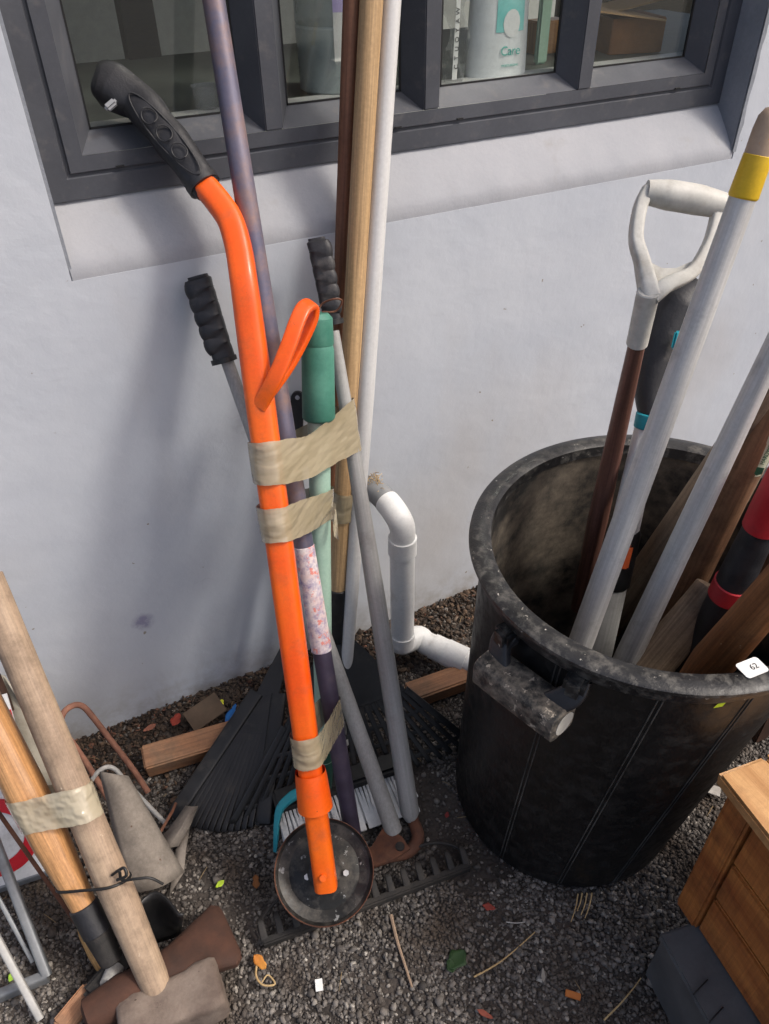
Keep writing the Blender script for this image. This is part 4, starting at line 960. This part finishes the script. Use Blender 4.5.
# torn flap of tape
q, r_ = at_pole('green', 330, 515); vs = []
for j in range(7):
    for i in range(4): p_ = Dd(331+i*1.6+j*.5, 500+j*6+i*1.5, depth(q)-.02+.004*math.sin(i*1.5+j)); vs.append(p_)
fl = mesh_obj('tape_flap', vs, [(j*4+i, j*4+i+1, (j+1)*4+i+1, (j+1)*4+i) for j in range(6) for i in range(3)], tape_pale, None); props(fl, 'loose pale torn tape end hanging beside the green shaft', 'tape')

# ================================================================ LEFT CLUSTER
LG = 'heavy tools taped together at the left'
ts = pole('sledge', 'sledgehammer', 'sledgehammer with a thick pale wooden handle and dusty square iron head', 'hammer', G(158, 992, .055), Y(-9, 590, -.12),
     [('handle', wood_pale, [EXT(0, .024), (158, 996, 37), (124, 900, 34), (78, 800, 33), (35, 690, 32), (0, 600, 33), (-9, 575, 33)])], LG)
hx0, hx1 = G(120, 1030, .052), G(222, 982, .052); ax = (hx1-hx0).normalized(); sd = Vector((-ax.y, ax.x, 0)); hc = (hx0+hx1)/2
Lh_ = (hx1-hx0).length; hs_ = [(-.5, .026), (-.485, .036), (-.44, .0405), (-.30, .0415), (-.2, .038), (-.1, .0375), (.1, .038), (.2, .0385), (.3, .0415), (.44, .0405), (.485, .037), (.5, .027)]
RS2 = [(math.copysign(abs(math.cos(a))**.32, math.cos(a)), math.copysign(abs(math.sin(a))**.32, math.sin(a))) for a in [2*math.pi*(k+.5)/32 for k in range(32)]]
hb = MB().sweep([hc+Vector((0, 0, -.012))+ax*(Lh_*a) for a, b in hs_], [b for a, b in hs_], sect=RS2, up=(0, 0, 1))
for v_ in hb.v: v_ += Vector(rng.normal(0, .0007, 3))
hb.build('hammer_head', sledge_m, ts, sharp=60)
tm = pole('maul', 'splitting_maul', 'splitting maul with an orange varnished handle and rust brown wedge head', 'axe', G(112, 962, .085), Y(-20, 700, -.20),
     [('socket', iron_dk, [EXT(0, .017), (112, 960, 22), (103, 925, 27)]), ('rubber_collar', black_rubber, [(104, 928, 28), (91, 899, 29)]),
      ('handle', wood_orange, [(92, 902, 25), (86, 885, 27), (76, 862, 31), (60, 835, 36), (30, 785, 39), (0, 735, 38), (-20, 700, 38)])], LG)
# wedge head: eye block to flared blade
m0 = G(112, 1003, .05); m1 = G(196, 952, .05); ax = (m1-m0).normalized(); sd = Vector((-ax.y, ax.x, 0)); L_ = (m1-m0).length
secs = [(-.045, .018, .020), (-.04, .028, .030), (.02, .034, .036), (L_*.3, .031, .033), (L_*.45, .027, .031), (L_*.75, .031, .028), (L_+.005, .046, .021), (L_+.052, .060, .014), (L_+.064, .052, .007), (L_+.067, .04, .002)]
vs = []; nn2 = 16
for s_, hw, ht in secs:
    for k in range(nn2):
        a = 2*math.pi*(k+.5)/nn2; ex_ = .85 if s_ < L_*.5 else .6; cx_ = math.copysign(abs(math.cos(a))**ex_, math.cos(a)); cz_ = math.copysign(abs(math.sin(a))**ex_, math.sin(a))
        vs.append(m0+ax*s_+sd*(hw*cx_)+Vector((0, 0, ht*cz_)))
fs = [(i*nn2+k, i*nn2+(k+1) % nn2, (i+1)*nn2+(k+1) % nn2, (i+1)*nn2+k) for i in range(len(secs)-1) for k in range(nn2)]
fs += [tuple(range(nn2))[::-1], tuple((len(secs)-1)*nn2+k for k in range(nn2))]
mesh_obj('maul_head', vs, fs, axe_rust, tm)
th_ = pole('hatchet', 'hatchet', 'small hatchet with a honey wood handle and dark block head behind the maul', 'axe', G(104, 968, .025), G(74, 872, .10),
     [('handle', wood('honey_wood', 'a07a4a', 'bd945f'), [EXT(.0, .012), (100, 953, 20), (95, 930, 25), (85, 895, 21), (74, 872, 19)])], LG)
q = G(112, 982, .028); MB().box(q, (.085, .05, .05), Matrix.Rotation(.5, 3, 'Z'), bevel=.008).build('hatchet_head', iron_dk, th_)
MB().sweep([G(116, 968, .05), G(107, 985, .06)], [.016, .013], 12).build('head_clamp', alu_grey, th_)
# tape and wire tie round the two big handles
band('packing_tape', 'crumpled pale clear tape round the two thick wooden handles at left', ['sledge', 'maul'], 78, 802, 12, .058, tape_pale, None, 21, grow=.002)
def tie():
    O, _ = at_pole('sledge', 116, 878); nrm = Matrix.Rotation(math.radians(16), 3, Vector((0, 1, 0))) @ POLES['sledge'][2]
    h, u, v = section(['sledge', 'maul'], O, nrm, .002); P_ = [O+u*x+v*y for x, y in h]
    t = thing('wire_tie', 'twisted black wire tie round the thick handles, its tail sticking out right', 'wire', P_[0], None)
    MB().sweep(P_, .0026, 8, closed=True, up=nrm).build('loop', tie_m, t)
    e = at_pole('sledge', 118, 876)[0]-vd*.03
    dp = depth(e)
    MB().sweep(smooth_path([Dd(112, 875, dp), Dd(119, 871, dp-.008), Dd(122, 880, dp), Dd(135, 879, dp-.004), Dd(150, 878, dp), Dd(163, 884, dp+.01)], 6), .0024, 8).build('tail', tie_m, t)
    MB().sweep(smooth_path([Dd(116, 872, dp-.004), Dd(124, 868, dp-.006), Dd(126, 876, dp-.008), Dd(117, 880, dp-.004)], 6), .0026, 8).build('knot', tie_m, t)
tie()
# dusty shovel blade behind the sledge handle
def curved_plate(rows, m_, nm, parent, th=.003):
    """rows of 3-D points -> plate with thickness"""
    nr, nc = len(rows), len(rows[0]); vs = [Vector(p_) for r_ in rows for p_ in r_]
    fs = [(j*nc+i, j*nc+i+1, (j+1)*nc+i+1, (j+1)*nc+i) for j in range(nr-1) for i in range(nc-1)]
    o = mesh_obj(nm, vs, fs, m_, parent, sharp=60)
    md = o.modifiers.new('thickness', 'SOLIDIFY'); md.thickness = th; md.offset = 0
    return o
def hpts(lst): return [G(x, y, z) for x, y, z in lst]
tsh = thing('shovel', 'dusty grey steel shovel blade resting behind the sledgehammer handle', 'shovel', G(160, 890, 0), None)
rows = []
for t in np.linspace(0, 1, 9):
    a = np.array([100, 772, .20])*(1-t)+np.array([128, 893, .045])*t; b = np.array([128, 776, .19])*(1-t)**1.2+np.array([184, 872, .02])*(1-(1-t)**1.2)
    row = []
    for u in np.linspace(0, 1, 9):
        w_ = math.sin(math.pi*u); row.append(G(a[0]*(1-u)+b[0]*u+3*w_*t, a[1]*(1-u)+b[1]*u+5*w_*t, (a[2]*(1-u)+b[2]*u)+.016*w_))
    rows.append(row)
curved_plate(rows, dusty_metal, 'blade', tsh)
MB().sweep(smooth_path([G(158, 832, .055), G(154, 850, .05), G(147, 866, .05), G(134, 880, .055)], 6), .0028, 8).build('rib', rust, tsh)
curved_plate([[G(158, 842, .04), G(168, 848, .05), G(178, 846, .04)], [G(172, 826, .05), G(181, 828, .06), G(190, 826, .05)], [G(186, 806, .055), G(192, 807, .06), G(198, 806, .055)]], dusty_metal, 'socket', tsh, .004)
MB().sweep([G(150, 888, .03), G(158, 836, .045), G(172, 812, .05), G(176, 803, .052)], .0032, 8).build('edge_rib', rust, tsh)
curved_plate([[G(184, 872, .02), G(186, 850, .03), G(190, 826, .04)], [G(170, 895, .015), G(172, 875, .02), G(176, 850, .03)]], dusty_metal, 'flange', tsh, .004)
# black curved blade
tbk = thing('spade', 'small black curved spade blade standing behind the pale hammer handle', 'spade', G(160, 935, 0), None)
rows = []
for t in np.linspace(0, 1, 8):
    rows.append([G(132+52*u-6*t+2*t*u, 914-22*math.sin(math.pi*min(1, u*1.12))*(1-t)+(40-18*u)*t*.95, .11*(1-t)+.01) for u in np.linspace(0, 1, 10)])
curved_plate(rows, black_plastic, 'blade', tbk, .004)
# rusty cultivator hooks
tc = thing('cultivator', 'hand cultivator of bent rusty rods against the wall at left', 'cultivator', G(120, 790, 0), None)
MB().sweep(smooth_path([G(118, 815, .03), G(92, 772, .10), G(76, 748, .16), G(62, 728, .20), G(63, 714, .215), G(72, 706, .215), G(82, 706, .21), G(92, 716, .19), G(112, 742, .13), G(132, 768, .07), G(148, 792, .02)], 8), .0062, 12).build('bent_rod', rust_pink, tc)
MB().sweep(smooth_path([G(92, 780, .09), G(98, 772, .10), G(107, 767, .10), G(116, 770, .09), G(126, 782, .07), G(146, 803, .045), G(166, 824, .02)], 8), .0048, 12).build('thin_rod', alu_grey, tc)
# timber offcuts
def beam(name, label, p0, p1, z, wid, hgt, m_, roll=0, ends=.004, cat='wood'):
    a = G(*p0, z); b = G(*p1, z); ax = (b-a).normalized(); sd = Vector((-ax.y, ax.x, 0))
    mb_ = MB(); mb_.box((0, 0, 0), (wid, hgt, (b-a).length), Matrix.Rotation(roll, 3, 'Z'), bevel=ends)
    for v_ in mb_.v: v_ += Vector(rng.normal(0, .0007, 3))
    fr_ = Matrix((sd, Vector((0, 0, 1)), ax)).transposed().to_4x4(); fr_.translation = (a+b)/2
    o = mb_.build(name, m_, None); o.matrix_world = fr_; return props(o, label, cat)
wood_off = wood('offcut_wood', '8a6043', 'a97b58', bump=.002, dust=C('6a5a4b'), damt=.45, scale=24)
beam('wood_offcut', 'short square wooden offcut on the litter by the wall under the black rake tines', (144, 762), (245, 732), .035, .055, .05, wood_off, .2)
beam('wood_offcut', 'pale wooden offcut lying under the white waste pipe', (408, 697), (478, 672), .03, .05, .045, wood_off, .1)
beam('broken_stick', 'rough broken stick of wood at the bottom edge beside the hatchet', (60, 1030), (92, 990), .02, .035, .03, wood_off, .3)
# thin rusty bar
rb = MB().sweep([G(95, 950, .01), Y(-30, 772, -.20)], .0062, sect=[(x*1, y*.6) for x, y in RSQ]).build('rusty_bar', rust, None); props(rb, 'thin rusty flat bar slanting across the red and white sign', 'bar')
# beige blade at left edge
tbb = thing('garden_spade', 'beige dusty spade blade leaning on the wall left of the thick handles', 'spade', G(30, 760, 0), None)
rows = [[G(-12, 672, .30), G(4, 676, .30), G(14, 690, .29)], [G(-8, 705, .24), G(10, 705, .25), G(28, 714, .235)], [G(2, 735, .18), G(22, 738, .185), G(38, 740, .175)], [G(14, 770, .12), G(32, 768, .125), G(46, 764, .12)], [G(30, 800, .06), G(44, 795, .065), G(56, 788, .06)]]
curved_plate(rows, beige_steel, 'blade', tbb, .004)
MB().sweep([G(-6, 676, .32), G(4, 700, .27), G(8, 712, .25)], .012, 12).build('tang', brown_dk, tbb)
# sign
tsn = thing('folding_sign', 'white sign with thick red ring in a grey aluminium stand at left edge', 'sign', G(0, 900, 0), None)
S0 = G(58, 866, .03); S1 = G(-60, 906, .03); up0 = G(24, 792, .17)
ux = (S1-S0).normalized(); uy = (up0-S0); uy = uy-ux*uy.dot(ux)*.0; uyn = (uy-ux*uy.dot(ux)).normalized(); nrm = ux.cross(uyn)
if nrm.dot(Vector(CAM)-S0) < 0: nrm = -nrm
WS = .34; HS = .36
MB().slab([S0+nrm*.003, S0+ux*WS+nrm*.003, S0+ux*WS+uyn*HS+nrm*.003, S0+uyn*HS+nrm*.003], .004).build('panel', sign_white, tsn, smooth=False)
def on_panel(px, py):
    r = Vector(ray(px, py)); return Vector(CAM)+r*((S0-Vector(CAM)).dot(nrm)/r.dot(nrm))
cc = on_panel(-4, 836); ro_ = (on_panel(40, 832)-cc).length

rg = []; n_ = 64
for k in range(n_):
    a = 2*math.pi*k/n_; e_ = ux*math.cos(a)+uyn*math.sin(a); rg += [cc+e_*ro_*.66+nrm*.0095, cc+e_*ro_+nrm*.0095]
mesh_obj('red_ring', rg, [(2*k, 2*k+1, (2*k+3) % (2*n_), (2*k+2) % (2*n_)) for k in range(n_)], sign_red, tsn, smooth=False)
mesh_obj('red_band', [S0+ux*.0+uyn*.25+nrm*.0095, S0+ux*WS+uyn*.25+nrm*.0095, S0+ux*WS+uyn*.33+nrm*.0095, S0+uyn*.33+nrm*.0095], [(0, 1, 2, 3)], sign_red, tsn, smooth=False)
def bar(a, b, r, m_, nm, par, sect=(1, .7)): return MB().sweep([a, b], r, sect=[(x*sect[0], y*sect[1]) for x, y in RSQ]).build(nm, m_, par)
bar(S0-ux*.006-uyn*.004, S0+ux*WS-uyn*.004, .009, alu_frame, 'panel_edge', tsn)
bar(G(47, 976, .012), G(-6, 838, .16), .0125, alu_frame, 'stand_leg', tsn)
bar(G(48, 976, .012), G(-40, 1012, .012), .0125, alu_frame, 'stand_foot', tsn)
bar(G(33, 962, .02), G(-6, 890, .10), .006, alu_frame, 'stand_brace', tsn)
bar(G(40, 1018, .02), G(-14, 918, .16), .0095, alu_bright, 'front_bar', tsn)

# ================================================================ RIGHT CORNER
tcr = thing('wooden_crate', 'orange pine crate with a worn pale lid standing on the dark grey box', 'crate', (.675, -.915, .154), None)
o = Vector((G(676, 902, .154).x, G(676, 902, .154).y, .154)); rz = math.radians(-7); ex = Vector((math.cos(rz), math.sin(rz), 0)); ey = Vector((math.sin(rz)*1, -math.cos(rz), 0)); ey = Vector((-math.sin(-rz)*1, -math.cos(rz), 0))
ey = Vector((ex.y, -ex.x, 0)); Hc = .345; Wc = .46; Lc = .40
def cbox(x0, x1, y0, y1, z0, z1, m_, nm, bevel=.003, rough_=.0006):
    mb_ = MB(); c_ = Vector(((x0+x1)/2, (y0+y1)/2, (z0+z1)/2)); mb_.box((0, 0, 0), (x1-x0, y1-y0, z1-z0), bevel=bevel)
    M3 = Matrix((ex, -ey, Vector((0, 0, 1)))).transposed()
    for v_ in mb_.v: v_ += Vector(rng.normal(0, rough_, 3))
    mb_.v = [o+M3 @ Vector((v_.x+c_.x, -( -v_.y+c_.y), v_.z+c_.z)) for v_ in mb_.v]
    return mb_.build(nm, m_, tcr)
cbox(.0, Wc, .0, .045, 0, Hc, pine, 'corner_post'); cbox(.0, Wc, Lc-.045, Lc, 0, Hc, pine, 'corner_post')
for k in range(3): cbox(.006, .03, .047, Lc-.047, .004+k*.108, .104+k*.109, pine, 'side_board', .004)
cbox(.03, Wc-.03, .03, Lc-.03, .01, Hc-.01, pine, 'inner_panel')
cbox(Wc-.02, Wc, .047, Lc-.047, 0, Hc, pine, 'side_board')
for k, (a_, b_) in enumerate(((-.016, .066), (.068, .19), (.192, .31), (.312, .42), (.422, Wc+.016))):
    cbox(a_, b_, -.018, Lc+.018, Hc+.001, Hc+.024, pine_top, 'lid_board', .005, .001)
for zz, yy, sz_ in ((.30, .12, .011), (.245, .20, .008), (.33, .25, .009), (.20, .31, .010)):
    kp = o+ex*.0052-Vector((0, 0, 0))+ey*yy+Vector((0, 0, zz)); kb = MB(); kb.sweep([kp, kp-ex*.0016], sz_, sect=[(math.cos(a)*(1+.15*math.sin(3*a)), .65*math.sin(a)) for a in [2*math.pi*i/16 for i in range(16)]]); kb.build('knot', brown_dk, tcr)
# grey box
tgb = thing('grey_box', 'dark grey plastic box with a scratched lid edge carrying the pine crate', 'box', (.7, -1.0, 0), None)
rz2 = math.radians(-10); g0_ = Vector((.634, -.929, 0)); gx_ = Vector((math.cos(rz2), math.sin(rz2), 0)); gy_ = Vector((gx_.y, -gx_.x, 0))
M3 = Matrix((gx_, -gy_, Vector((0, 0, 1)))).transposed()
def gbox(x0, x1, y0, y1, z0, z1, nm, m_=grey_box_m, bevel=.004):
    mb_ = MB().box(((x0+x1)/2, -(y0+y1)/2, (z0+z1)/2), (x1-x0, y1-y0, z1-z0), bevel=bevel); mb_.v = [g0_+M3 @ v_ for v_ in mb_.v]; return mb_.build(nm, m_, tgb)
gbox(.004, .40, .004, .34, 0, .146, 'box_body'); gbox(0, .404, 0, .344, .138, .153, 'box_lid')
for k, yy in enumerate((.095, .135)):
    a = g0_+gx_*.002+gy_*yy+Vector((0, 0, .153)); b = g0_+gx_*.035+gy_*(yy-.012)+Vector((0, 0, .1545))
    MB().sweep(smooth_path([a, a.lerp(b, .3)+Vector((0, 0, .003)), a.lerp(b, .7)+Vector((0, 0, .002)), b], 5), .0011, 6).build('loose_strap', tie_m, tgb)
# dark brown planter behind bin at right
pb = G(742, 730, 0); tp_ = thing('planter_box', 'dark brown wooden planter standing on the gravel behind the bin', 'planter', pb)
for k in range(4): MB().box(pb+Vector((.26, .10, .045+.088*k)), (.52, .26, .084), Matrix.Rotation(math.radians(-4), 3, 'Z'), bevel=.004).build('side_board', brown_dk, tp_)
MB().box(pb+Vector((.02, -.02, .18)), (.04, .04, .37), Matrix.Rotation(math.radians(-4), 3, 'Z'), bevel=.003).build('corner_post', brown_dk, tp_)

# ================================================================ SMALL THINGS ON THE GRAVEL
def twig(name, label, pts, r, m_=straw_m, z=.008, cat='twig', group=None):
    P_ = smooth_path([G(x, y, z) for x, y in pts], 5); n2 = len(P_)
    o = MB().sweep(P_, [r*(1-.45*i/n2) for i in range(n2)], 7).build(name, m_, None); return props(o, label, cat, group)
twig('twig', 'straight pale stick on the gravel below the rake head', [(391, 915), (397, 940), (404, 962), (412, 987)], .0035, mat('pale_stick', C('8e7763'), C('a38c76'), rough=.8))
twig('twig', 'long thin curved straw stalk in the middle of the gravel', [(474, 977), (497, 964), (515, 950), (535, 932)], .0016)
twig('twig', 'thin bent stalk at the bottom beside the grey box', [(604, 1020), (620, 1004), (632, 990), (641, 978)], .0016)
twig('twig', 'tiny grey white sliver of stalk on the gravel left of the bin foot', [(506, 922), (516, 923), (525, 922)], .0013, mat('pale_sliver', C('a5a09a')))
for lab_, a, b in (('leftmost and longest-lying dry straw in the tuft at the foot of the bin', (578, 894), (571, 922)), ('second dry straw from the left in the tuft at the foot of the bin', (582, 893), (577, 911)),
                  ('third dry straw from the left in the tuft at the foot of the bin', (587, 893), (581, 915)), ('rightmost dry straw in the tuft at the foot of the bin', (592, 893), (585, 918))):
    twig('straw', lab_, [a, ((a[0]+b[0])/2+1, (a[1]+b[1])/2), b], .0014, group='straws at the foot of the bin', cat='straw')
twig('straw_curl', 'curled dry straw stem beside the left end of the rake bar', [(258, 958), (256, 975), (263, 985), (275, 984), (268, 975), (262, 982)], .0022, cat='stem')
def leaf(name, label, px, py, s, m_, rot=0, asp=.5, cat='leaf', curl=.25, z=.010):
    c_ = G(px, py, z); vs = []; n2 = 9
    for j in range(n2):
        t = j/(n2-1)*2-1; w_ = asp*(1-t*t)**.7*(1+.18*math.sin(5*t+rot*3)+rng.normal(0, .07))
        for i in (-1, -.5, 0, .5, 1): vs.append(Vector((t*s, i*w_*s, curl*s*(t*t*.6+abs(i)*w_*1.2)*.6+rng.normal(0, s*.012))))
    rm_ = Matrix.Rotation(rot, 3, 'Z') @ Matrix.Rotation(rng.uniform(-.3, .3), 3, 'X')
    o = mesh_obj(name, [c_+rm_ @ v_ for v_ in vs], [(j*5+i, j*5+i+1, (j+1)*5+i+1, (j+1)*5+i) for j in range(n2-1) for i in range(4)], m_, None)
    md = o.modifiers.new('thickness', 'SOLIDIFY'); md.thickness = .0005
    return props(o, label, cat)
leaf('dry_leaf', 'curled orange dry leaf at the left end of the rake bar', 260, 962, .017, leaf_o, 1.9)
leaf('dry_leaf', 'brown orange leaf left of the black disc', 256, 882, .014, mat('brown_leaf', C('6d4423'), C('83532b'), rough=.8), 1.3)
leaf('green_leaf', 'dark green leaf lying flat on the gravel right of the straight stick', 457, 960, .022, leaf_g, .3, .7)
leaf('green_leaf', 'smaller dark green leaf tucked beside the larger one', 451, 966, .012, leaf_g, 1.3, .7)
leaf('fallen_leaf', 'bright yellow green leaf scrap on the gravel left of the disc', 220, 884, .010, mat('lime_leaf', C('a3bd2c'), rough=.5), .3, .5)
leaf('fallen_leaf', 'tiny bright green leaf scrap inside the sign stand at left edge', 13, 975, .012, mat('lime_leaf2', C('8fb53a'), rough=.5), .9, .5)
leaf('fallen_leaf', 'yellow scrap of leaf at the foot of the wall near the cardboard', 221, 703, .010, mat('yellow_leaf', C('d3d62e'), rough=.5), .9, .6, z=.045)
leaf('fallen_leaf', 'small red petal on the dirt strip left of the bin', 447, 815, .007, mat('red_petal', C('83302e'), rough=.7), .9, .6)
leaf('fallen_leaf', 'reddish leaf scrap on the gravel in front of the bin', 489, 907, .013, leaf_r, 2.4, .45)
leaf('fallen_leaf', 'coral red sliver at the bottom edge of the gravel', 485, 1014, .015, mat('coral', C('8f4a38'), rough=.7), 2.2, .3)
leaf('fallen_leaf', 'pale grey slender leaf on the gravel in the middle', 543, 975, .012, mat('grey_leaf', C('8a857d'), rough=.8), 1.0, .28)
leaf('fallen_leaf', 'red brown dry leaf in the litter at the foot of the wall', 176, 720, .018, leaf_r, .9, .6, z=.04)
leaf('fallen_leaf', 'pinkish dry leaf in the litter left of the red brown one', 150, 728, .016, mat('pink_leaf', C('8c5a48'), rough=.8), .2, .5, z=.035)
def chip(name, label, px, py, sz, m_, rot, cat='chip', z=.008):
    mb_ = MB().box(G(px, py, z), sz, Matrix.Rotation(rot, 3, 'Z') @ Matrix.Rotation(.1, 3, 'X'), bevel=min(sz)*.2); return props(mb_.build(name, m_, None), label, cat)
chip('wood_chip', 'flat orange wood chip on the gravel near the bottom', 573, 995, (.026, .011, .004), chip_o, -.75)
chip('paper_scrap', 'small white rectangular scrap on the gravel below the rake bar', 319, 985, (.013, .019, .002), label_white, -.3)
chip('paper_scrap', 'crumpled white card scrap between the bin and the crate', 708, 788, (.05, .022, .003), mat('dirty_card', C('a5a19b'), C('bab6b0'), rough=.7, dust=C('55504b'), damt=.4), -.9)
cb = MB().box(G(205, 712, .05), (.085, .05, .004), Matrix.Rotation(.3, 3, 'Z') @ Matrix.Rotation(.5, 3, 'X')).build('cardboard_scrap', card_dk, None); props(cb, 'bit of brown cardboard at the foot of the wall by the blue scrap', 'cardboard')
bl = leaf('plastic_scrap', 'bright blue plastic scrap at the foot of the wall behind the black tines', 231, 714, .028, blue_pl, .8, .32, 'plastic', z=.045)
for px, py in ((565, 873+20), (600, 940), (430, 948), (386, 958)): pass
sl = MB()
for k in range(170):
    x, y = rng.uniform(-.5, 1.2), -abs(rng.normal(0, .35))-.02
    if y < -1.3: continue
    L_ = rng.uniform(.008, .035); a = rng.uniform(0, 6.28); o = Vector((x, y, gz(x, y)+.010)); e = Vector((math.cos(a), math.sin(a), rng.normal(0, .1)))*L_
    sl.sweep([o, o+e*.5+Vector((0, 0, rng.uniform(0, .003))), o+e], [.0006, .0009, .0004], 4)
so_ = sl.build('straw_litter', mat('old_straw', C('6f5c45'), C('94805f'), rough=.9)); so_['kind'] = 'stuff'
